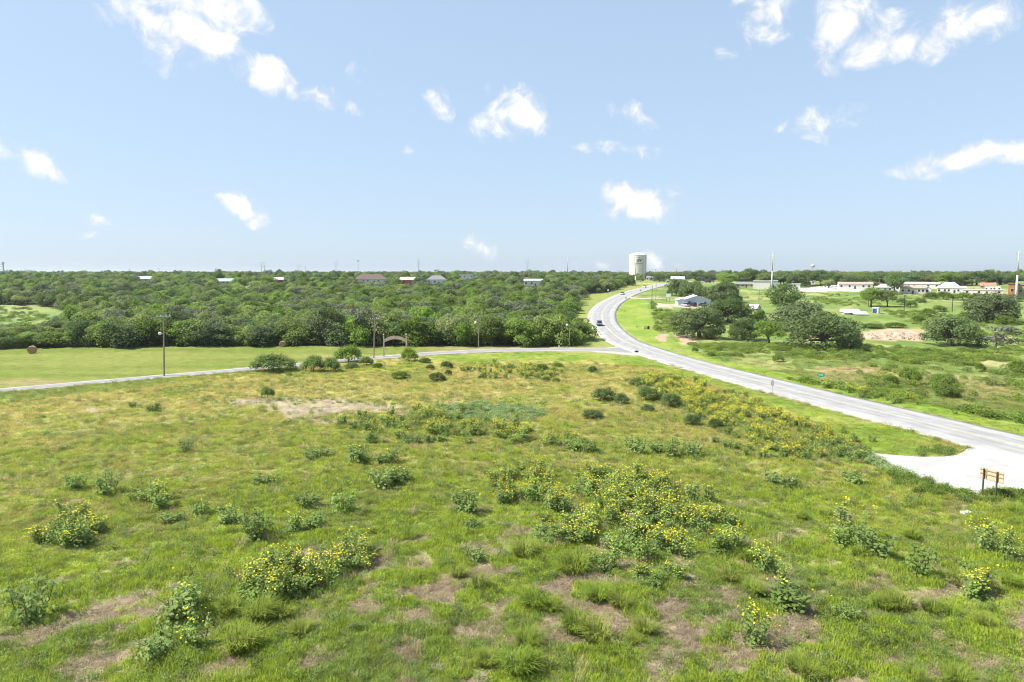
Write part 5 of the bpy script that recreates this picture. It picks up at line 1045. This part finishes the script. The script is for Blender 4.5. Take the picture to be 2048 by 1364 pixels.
# ------------------------------------------------------------------ cars
TYRE = plain('tyre', (.02, .02, .02), .9); CGLASS = plain('car_glass', (.02, .025, .03), .08, .02, spec=.6); HEADL = plain('headlight', (.8, .8, .78), .2); TAILL = plain('tail_light', (.4, .02, .02), .3); RIM = plain('wheel_rim', (.45, .45, .46), .35, metal=.6)
def car(p, rz, paint, label, suv=False, dz=.0, cat='car', pick=False):
    t = thing('car' if not pick else 'pickup_truck', label, cat, (p.x, p.y, p.z + dz), rz); L_, W, h0, h1 = 4.7, 1.85, .98 if suv else .85, 1.75 if suv else 1.45
    prof = [(-L_ / 2, .35), (-L_ / 2, h0 * .8), (-L_ / 2 + .25, h0), (L_ / 2 - .35, h0 * .98), (L_ / 2 - .02, h0 * .72), (L_ / 2, .35)]
    def loft(pf, w0, w1, z_in):
        b = MB(); n = len(pf)
        for q in (-1, 1): b.v += [(q * (w0 if z < z_in else w1) / 2, y, z) for y, z in pf]
        b.f = [tuple(range(n)), tuple(range(n, 2 * n))[::-1]] + [(i, n + i, n + (i + 1) % n, (i + 1) % n) for i in range(n)]; b.m = [0] * len(b.f); return b
    loft(prof, W, W * .96, .7).obj('body', paint, t)
    a0, a1 = (-L_ / 2 + (.1 if suv else .55), L_ / 2 - 1.35) if not pick else (-.6, L_ / 2 - 1.3)
    loft([(a0, h0 - .02), (a0 + (.25 if suv else .55), h1 - .06), (a1 - .75, h1 - .06), (a1, h0 - .02)], W * .94, W * .80, h0 + .2).obj('cabin_glass', CGLASS, t)
    MB().box((0, (a0 + a1) / 2 - .1, h1 - .02), (W * .78, (a1 - a0) * .58, .07)).obj('roof', paint, t)
    for x in (-1, 1):
        for y in (-1.4, 1.42):
            w = MB(); w.tube([(x * (W / 2 - .18), y, .33), (x * (W / 2 + .02), y, .33)], .33, 14); ty = w.obj('tyre', TYRE, t); MB().tube([(x * (W / 2 + .021), y, .33), (x * (W / 2 + .03), y, .33)], .19, 10).obj('rim', RIM, ty)
        MB().box((x * .66, L_ / 2 - .06, h0 * .72), (.36, .12, .16)).obj('headlight', HEADL, t); MB().box((x * .70, -L_ / 2 + .02, h0 * .75), (.3, .08, .2)).obj('tail_light', TAILL, t)
    return t
CP_ = {n: plain('paint_' + n, c, .3, .03, .5, spec=.5) for n, c in dict(slate=(.10, .14, .18), white=(.72, .72, .72), silver=(.42, .44, .46), black=(.03, .035, .045), red=(.42, .05, .03), teal=(.10, .22, .24)).items()}
def on_hwy(yy, off, paint, label, suv, away=False, **k):
    i = int(np.argmin(np.abs(HWY[:, 1] - yy))); c = HWY[i]; tt = HWY[i + 2] - HWY[i - 2]; a = math.atan2(tt[1], tt[0]); q = Vector((c[0] + math.sin(a) * off, c[1] - math.cos(a) * off, 0)); q.z = float(tz(c[0], c[1])) + .075 + .08
    return car(q, a - math.pi / 2 + (0 if away else math.pi), paint, label, suv, **k)
on_hwy(242, -2.0, CP_['slate'], 'blue grey car nearest on the highway bend, coming closer', True); on_hwy(396, -2.2, CP_['silver'], 'silver car second nearest on the upper highway', False); on_hwy(464, -2.2, CP_['white'], 'white car third along the highway towards the crest', True); on_hwy(560, -2.2, CP_['teal'], 'dark car just coming over the highway crest', True)
for px, yb, pt, lb, sv, yw in ((1616, 571, 'red', 'red car parked left of the arched mobile home', False, 1.3), (1654, 575, 'white', 'white car parked on the gravel by the cream mobile home', False, 1.5), (1669, 573, 'white', 'white car beside the mobile home with dark porch', True, 1.2), (1402, 566, 'white', 'leftmost white car in the lot behind the oaks', True, 1.4), (1409, 566, 'silver', 'silver car in the lot behind the oaks', False, 1.4), (1416, 566.5, 'black', 'dark car in the lot behind the oaks', True, 1.5), (1424, 566, 'white', 'rightmost white car in the lot behind the oaks', False, 1.5), (1278, 563, 'white', 'white truck parked below the water tower', True, 1.45), (1371, 612.5, 'silver', 'left vehicle parked before the blue workshop', True, .4), (1386, 612.5, 'black', 'dark vehicle parked before the blue workshop', True, .2), (1404, 612.5, 'black', 'right dark vehicle parked before the blue workshop', False, .3), (1558, 631, 'black', 'dark truck parked under the oaks', True, 1.2)):
    q = G(px, yb); q.z = float(gz(q.x, q.y)); car(q, yw, CP_[pt], lb, sv)

# ------------------------------------------------------------------ trees of the right pasture, bushes of the field
for kind, px, yb, w, yt, lb in (
    ('oak', 1398, 676, 104, 612, 'dark live oak on the dirt slope nearest the highway'), ('oak', 1457, 645, 96, 593, 'broad live oak behind the one on the dirt slope'), ('oak', 1447, 606, 80, 561, 'dark round oak right behind the blue workshop'),
    ('oak', 1358, 592, 54, 556, 'dense tree left of the blue workshop'), ('oak', 1384, 597, 60, 561, 'greyer tree close behind the blue workshop'), ('tall', 1568, 634, 78, 567, 'tall oak with a grey green top in the clump'), ('oak', 1604, 662, 112, 600, 'wide oak at the heart of the pasture clump'),
    ('oak', 1646, 697, 146, 625, 'largest spreading oak at the right end of the clump'), ('oak', 1487, 680, 66, 634, 'low oak between two larger oaks'), ('tall', 1538, 688, 78, 640, 'bright green leafy tree with pale trunks in the clump'), ('scrub', 1518, 645, 34, 612, 'small slim tree in the gap of the oak clump'),
    ('oak', 1902, 690, 116, 628, 'large dark oak right of the red dirt bank'), ('sparse', 1990, 697, 92, 648, 'sparse leaning grey tree right of the large dark oak'), ('oak', 1986, 645, 96, 583, 'broad grey oak below the motorhome'),
    ('tall', 1742, 612, 52, 574, 'dark tree left of the pasture pair under the homes'), ('tall', 1775, 613, 44, 578, 'dark tree right of the pasture pair under the homes'), ('tall', 1789, 588, 48, 545, 'tall shade tree with bare trunk between mobile homes'), ('scrub', 1420, 678, 40, 650, 'low growth under the nearest live oak'), ('oak', 1695, 690, 50, 650, 'small oak hugging the largest spreading oak')):
    put_tree(kind, px, yb, w, yt, lb)
for px, yb, w, yt, lb in ((1803, 608, 24, 592, 'rounded shrub below the grey hip roofed house'), (1821, 614, 28, 596, 'rounded shrub beside the dark power pole'), (1862, 598, 32, 580, 'dense shrub below the cream mobile home'), (1888, 599, 42, 578, 'widest dense shrub in the row below the homes'), (1925, 600, 40, 580, 'dense shrub at the right of the row below the homes'), (1952, 598, 28, 582, 'shrub right of the shrub row below the homes'), (1856, 632, 36, 612, 'low brush clump in the right pasture'), (1878, 624, 30, 606, 'brush clump above the low one'), (1930, 640, 40, 618, 'brush between two dark power poles'), (1975, 644, 50, 618, 'brush under the broad grey oak'), (2010, 650, 44, 626, 'brush right of the broad grey oak'), (2025, 602, 40, 585, 'shrub at the foot of the brick building'), (1840, 606, 26, 594, 'yellowish brush between the shrubs'), (1836, 642, 30, 628, 'small brush near the pasture crest'), (1745, 655, 50, 644, 'dark low bramble on the mown pasture, left'), (1790, 654, 46, 642, 'dark low bramble on the mown pasture, right'),
                         (1818, 768, 50, 722, 'dark green bush left of the pair across the highway'), (1886, 782, 66, 736, 'large round bush right of the pair across the highway'), (1894, 797, 52, 760, 'lower bush in front of the large round one'), (1782, 770, 34, 746, 'small bush left of the dark green one'), (2036, 745, 46, 712, 'round bush at the right frame edge'), (1960, 741, 22, 722, 'small lone bush in the right pasture'), (1556, 724, 26, 704, 'small bush in the pasture beyond the highway'), (1390, 704, 16, 692, 'tiny bush right of the road junction'), (1422, 712, 16, 700, 'small bush beyond the highway below the oaks')):
    put_tree('bush', px, yb, w, yt, lb, cat='shrub')
for px, yb, w, yt, lb, lt in ((548, 743, 100, 697, 'widest dark feathery bush beside the side road', 0), (627, 744, 50, 700, 'feathery bush right of the widest one', 0), (662, 744, 42, 706, 'rounded feathery bush between two others', 0), (697, 724, 62, 680, 'tall round bush left of the arch pole', 0), (818, 724, 40, 686, 'bright light green sapling in front of the arch', 1),
                        (733, 731, 34, 708, 'low blue green bush at the foot of the arch pole', 0), (703, 738, 36, 722, 'low bush below the tall round one', 0), (755, 737, 26, 722, 'small bush below the arch pole', 0), (800, 757, 42, 738, 'low spreading bush below the arch', 0), (874, 760, 38, 740, 'low bush right of the spreading one', 0), (893, 737, 30, 718, 'bush near the side road right of the sapling', 0), (860, 738, 20, 726, 'little bush left of the one by the side road', 0), (897, 750, 18, 736, 'little bush right of the low bush', 0), (850, 726, 30, 712, 'brushy tuft right of the sapling', 0), (965, 758, 20, 744, 'dark little bush in the golden grass', 0), (535, 796, 32, 766, 'dark bush behind the bare soil patch', 0), (590, 746, 22, 734, 'small bush below the widest one', 0), (578, 752, 16, 742, 'tiny bush in golden grass left of the feathery bushes', 0),
                        (1208, 800, 60, 768, 'dark thorny bush in the golden grass, left of two', 0), (1243, 808, 34, 780, 'smaller thorny bush beside the left one', 0), (1298, 800, 50, 768, 'left dark bush at the edge of the far sunflowers', 0), (1342, 812, 46, 778, 'right dark bush at the edge of the far sunflowers', 0), (1275, 770, 40, 752, 'dark bush behind the far sunflowers', 0), (1185, 836, 50, 814, 'flat topped umbrella bush above the yellow band', 0), (1295, 824, 34, 804, 'leafy bush below the far sunflower edge', 0), (1080, 740, 40, 724, 'dark bush on the lawn edge, left', 0), (1115, 735, 26, 722, 'dark bush on the lawn edge, middle', 0), (1185, 745, 24, 728, 'dark bush on the lawn edge, right', 0), (1385, 850, 40, 822, 'dark leafy bush within the far sunflower patch', 0), (1430, 855, 36, 832, 'leafy bush right of the dark one in the patch', 0), (1092, 762, 22, 750, 'left of two tiny bushes in golden grass', 0), (1112, 765, 20, 752, 'right of two tiny bushes in golden grass', 0)):
    put_tree('bush', px, yb, w, yt, lb, cat='shrub', mat=F_LIGHT if lt else (F_OAK if px > 1150 or 840 < px < 1000 else None))

# tree line behind the mobile homes
k_ = 0
for px, yt, w, d_ in [(1452, 546, 44, 560), (1478, 540, 48, 570), (1502, 536, 56, 580), (1530, 543, 44, 560), (1566, 542, 50, 570), (1592, 545, 46, 560), (1616, 539, 48, 575), (1640, 540, 46, 570), (1662, 545, 40, 560), (1690, 541, 46, 560), (1716, 544, 44, 580), (1745, 543, 46, 570), (1768, 546, 42, 560), (1816, 545, 46, 570), (1842, 543, 48, 580), (1868, 546, 46, 570), (1894, 545, 48, 560), (1918, 548, 40, 570), (1950, 543, 52, 560), (1975, 547, 44, 570), (1998, 546, 46, 575), (2024, 548, 44, 560), (2050, 546, 46, 570), (1700, 551, 36, 470), (1655, 556, 26, 455), (1940, 556, 40, 480), (1912, 556, 30, 500), (1745, 560, 28, 455), (1560, 552, 40, 500), (1412, 546, 34, 640), (1392, 544, 40, 650), (1340, 543, 36, 660), (1318, 548, 26, 640), (1360, 547, 34, 660), (1062, 537, 38, 600)]:
    d_ = d_ - 75 if px > 1430 and d_ > 520 else d_; w *= 1.12; q = at(px, d_); base = float(proj(*q)[1]); k_ += 1
    put_tree('tall' if k_ % 3 else 'oak', px, base, w, yt, ('%s shade tree on the skyline %s' % ('broad' if w > 52 else 'round', next(v for k, v in [(1465, 'at the left end of the tree row'), (1490, 'second from the left end'), (1515, 'tallest of the left group'), (1545, 'right behind the left steel pole'), (1578, 'left of the gabled mobile home'), (1604, 'above the gabled mobile home'), (1628, 'below the small water tank'), (1650, 'behind the cream mobile home'), (1675, 'above the dark porch home'), (1705, 'behind the long rusty roofed home'), (1730, 'above the right end of the rusty roof'), (1757, 'left of the tall trunked tree'), (1790, 'behind the tall trunked tree'), (1830, 'above the back white home'), (1855, 'behind the back white home'), (1880, 'left of the brick house'), (1905, 'above the brick house'), (1930, 'right of the brick house'), (1962, 'left of the orange roof'), (1988, 'behind the motorhome'), (2012, 'right of the motorhome'), (2037, 'behind the brick and olive building'), (9999, 'at the right frame edge')] if px < k))) if 1430 < px else ('dark tree on the skyline right of the water tower' if px > 1200 else 'dark round tree rising above the skyline under a steel pole'), 'skyline shade trees' if px > 1200 else None, p=q)

# ------------------------------------------------------------------ the wood on the left hill
def build_woods():
    r = R_(91); pts = []
    for d0, d1, sp in ((180, 300, 5.6), (300, 430, 6.6), (430, 640, 8.2), (640, 1100, 15), (1100, 2600, 34)):
        n = int((d1 - d0) / sp); x0 = -d1 * .95; x1 = d1 * .85
        gx, gy = np.meshgrid(np.arange(x0, x1, sp), np.arange(d0, d1, sp)); gx = gx + r.uniform(-.45, .45, gx.shape) * sp; gy = gy + r.uniform(-.45, .45, gx.shape) * sp; pts.append(np.column_stack([gx.ravel(), gy.ravel(), np.full(gx.size, sp)]))
    fr = []                                           # an unbroken front row along the mown field
    xe = -160.0
    while xe < 17.5:
        g_ = G(1024 + xe / 190 * F, float(np.interp(1024 + xe / 190 * F, [0, 300, 600, 900, 1100, 1166], [695, 692, 689, 690, 692, 688]))); fr.append((g_.x + r.normal() * .5, g_.y + r.uniform(.5, 3.0), 5.6)); xe += r.uniform(3.0, 5.2)
    pts.append(np.array(fr)); nfr = len(fr)
    P = np.vstack(pts); x, y, sp = P.T; z = tz(x, y); px, py, dd = proj(x, y, z); w = inpoly(px, py, Z_WOODS) & ~inpoly(px, py, Z_CLEAR) & (px > -420) & (px < 2500)
    far = (y > 640) & (px > -300) & (px < 2350) & (r.random(len(x)) < .8)
    keep = (w & (y <= 640)) | far
    keep[-nfr:] = True
    keep &= paved(x, y) > np.where(y > 190, 7.5, 3.5)
    keep &= ~((px > 1158) & (dd < 330) & (px < 1240))
    x, y, z, px, py, dd, sp = (q[keep] for q in (x, y, z, px, py, dd, sp)); n = len(x)
    edge = sstep(196, 250, np.hypot(.6 * x, y)); h = (4.2 + 3.4 * fbm(x / 24, y / 24, 95, 3) + r.uniform(-1.4, 2.2, n)) * (1.18 - .18 * edge); wd = np.where(dd > 640, np.maximum(9, sp * .62), r.uniform(6.0, 12.0, n)); h = np.where(dd > 640, h + r.uniform(-1.6, 2.2, n), h)
    h = h + np.where((dd > 470) & (r.random(n) < .05), r.uniform(1.5, 4, n), 0)
    h = np.where((px < 150) & (dd < 262), np.minimum(h, r.uniform(3.6, 4.8, n)), h)
    ok = np.ones(n, bool)
    for (x0, x1, yt, yb, db) in BUILT:
        near = (dd < db + 9) & (px > x0 - 6) & (px < x1 + 6); tp = proj(x, y, z + h)[1]; lim = yt + (yb - yt) * .85
        hit = near & (tp < lim); room = (py - lim) * dd / F
        h = np.where(hit & (room > 2.2), room, h); ok &= ~(hit & (room <= 2.2)); ok &= ~((np.abs(dd - db - 5) < 9) & (px > x0 - 3) & (px < x1 + 3))
    x, y, z, px, py, dd, h, wd = (q[ok] for q in (x, y, z, px, py, dd, h, wd)); n = len(x); wd = np.minimum(wd, np.maximum(h * 1.9, 4)); kinds = np.where(r.random(n) < .07, 1, 0); var = r.integers(0, 6, n); tall = (r.random(n) < .24) & (kinds == 0)
    cand = np.where((px > -40) & (px < 1230) & (dd < 420))[0]; order = cand[np.argsort(dd[cand])][:250]; mine = np.zeros(n, bool); mine[order] = True
    rows = np.argsort(np.argsort(dd[order]))
    for i, rk in zip(order, rows):
        kd = 'sparse' if kinds[i] else ('tall' if tall[i] else 'scrub'); W0, H0 = SIZE[kd]; tk, cr = TREES[kd][var[i] % len(TREES[kd])]
        lim_ = [(60, 'left of the big bale'), (130, 'behind the big bale'), (230, 'right of the big bale'), (330, 'left of the leaning pole'), (430, 'right of the leaning pole'), (520, 'above the widest roadside bush'), (610, 'behind the small bale'), (700, 'above the round roadside bushes'), (790, 'behind the entrance arch'), (870, 'right of the entrance arch'), (957, 'left of the wood pole'), (1050, 'right of the wood pole'), (9999, 'at the highway end')]
        col_ = next(v for k, v in lim_ if px[i] < k)
        row = 'front edge' if rk < 80 else ('second rank' if rk < 165 else 'third rank'); look = {'scrub': 'bushy green tree', 'tall': 'taller round tree', 'sparse': 'thin grey tree'}[kd]
        t = thing('tree', '%s, wood %s, %s' % (look, row, col_), 'tree', (x[i], y[i], float(gz(x[i], y[i]))), r.uniform(0, 6.28), 'trees of the wood'); t.scale = (wd[i] / W0, wd[i] / W0, h[i] / H0); link('trunk', tk, t); link('crown', cr, t)
    m_ = ~mine; k = np.where(kinds[m_] == 1, 6 + var[m_] % 2, np.where(tall[m_], 8 + var[m_] % 3, var[m_])); W0 = np.where(k < 6, 7.2, np.where(k < 8, 6.6, 10.0)); H0 = np.where(k < 8, 6.6, 10.0)
    pr = []
    for kd, nn in (('scrub', 6), ('sparse', 2), ('tall', 3)):
        for i in range(nn):
            tk, cr = TREES[kd][i]; vs, fs, mi, o = [], [], [], 0
            for me, m0 in ((tk, 0), (cr, 1)):
                me.calc_loop_triangles(); a = np.empty(len(me.vertices) * 3, np.float32); me.vertices.foreach_get('co', a); tr = np.empty(len(me.loop_triangles) * 3, np.int32); me.loop_triangles.foreach_get('vertices', tr); vs.append(a.reshape(-1, 3)); fs.append(tr.reshape(-1, 3) + o); mi.append(np.full(len(me.loop_triangles), m0)); o += len(me.vertices)
            pr.append(mesh_np('woodland_tree', np.vstack(vs), np.vstack(fs), [tk.materials[0], cr.materials[0]], np.concatenate(mi)))
    xx, yy = x[m_], y[m_]; n2 = len(xx); s = wd[m_] / W0
    scatter('woodland', 'dense green wood covering the hill to the horizon', pr, np.column_stack([xx, yy, gz(xx, yy)]), np.column_stack([np.zeros((n2, 2)), r.uniform(0, 6.28, n2)]), np.column_stack([s, s, h[m_] / H0]), k)
    print('woods', n, n2)
build_woods()

# low brush of the right pasture and along the fence lines
BR = [tri_mesh('b', [lobes_cards([(0, 0, .35, .8, .8, .5), (.6, .2, .3, .5, .5, .4), (-.5, -.3, .3, .55, .55, .45)], 260, .10, R_(140 + i))], m_) for i, m_ in enumerate((F_BUSH, F_SCRUB, F_TALLG))]
def build_brush():
    r = R_(44); P = []
    for poly, n in (([(1380, 690), (1500, 690), (1720, 695), (2060, 700), (2060, 735), (1600, 722), (1420, 712)], 1500), ([(1700, 730), (2060, 735), (2060, 845), (1900, 822), (1760, 790)], 260), ([(1760, 620), (2060, 640), (2060, 690), (1940, 700), (1850, 660)], 900), ([(1310, 620), (1400, 625), (1400, 660), (1330, 665)], 600), ([(1420, 585), (2000, 590), (2000, 600), (1430, 600)], 300), ([(1480, 745), (1640, 765), (1800, 790), (2060, 842), (2060, 850), (1800, 800), (1600, 768)], 150), ([(1302, 600), (1308, 600), (1322, 668), (1312, 665)], 70), ([(1600, 596), (1760, 600), (1760, 612), (1620, 610)], 160), ([(-60, 612), (60, 618), (120, 640), (-60, 650)], 260)):
        P.append(sample_poly(poly, n, r))
    P = np.vstack(P); k = (paved(P[:, 0], P[:, 1]) > 2) & (fbm(P[:, 0] / 10, P[:, 1] / 10, 66, 3) + .2 * r.random(len(P)) > .55); P = P[k]; n = len(P); s = r.uniform(.5, 1.4, n); i = np.where(r.random(n) < .3, 0, np.where(r.random(n) < .45, 1, 2))
    scatter('brush', 'low green brush spread over the right pasture', BR, np.column_stack([P, gz(*P.T)]), np.column_stack([np.zeros((n, 2)), r.uniform(0, 6.28, n)]), np.column_stack([s, s, s * r.uniform(.6, 1.1, n)]), i)
build_brush()
for o in bpy.data.objects:
    if o.parent and o.name.split('.')[0] in ('flowers', 'leaves', 'stems', 'crown'): o['kind'] = 'stuff'

# ------------------------------------------------------------------ summer haze
def haze():
    m = bpy.data.materials.new('summer_haze'); m.use_nodes = True; N, L = m.node_tree.nodes, m.node_tree.links; N.remove(N['Principled BSDF'])
    v = N.new('ShaderNodeVolumePrincipled'); v.inputs['Color'].default_value = (.86, .92, 1, 1); v.inputs['Density'].default_value = HAZE; v.inputs['Anisotropy'].default_value = .3
    L.new(v.outputs[0], N['Material Output'].inputs['Volume'])
    o = MB().box((0, 0, 28), (33000, 33000, 76)).obj('haze', m); o['kind'] = 'stuff'; o['label'] = 'thin pale summer haze over the land'
HAZE = .00008
haze()
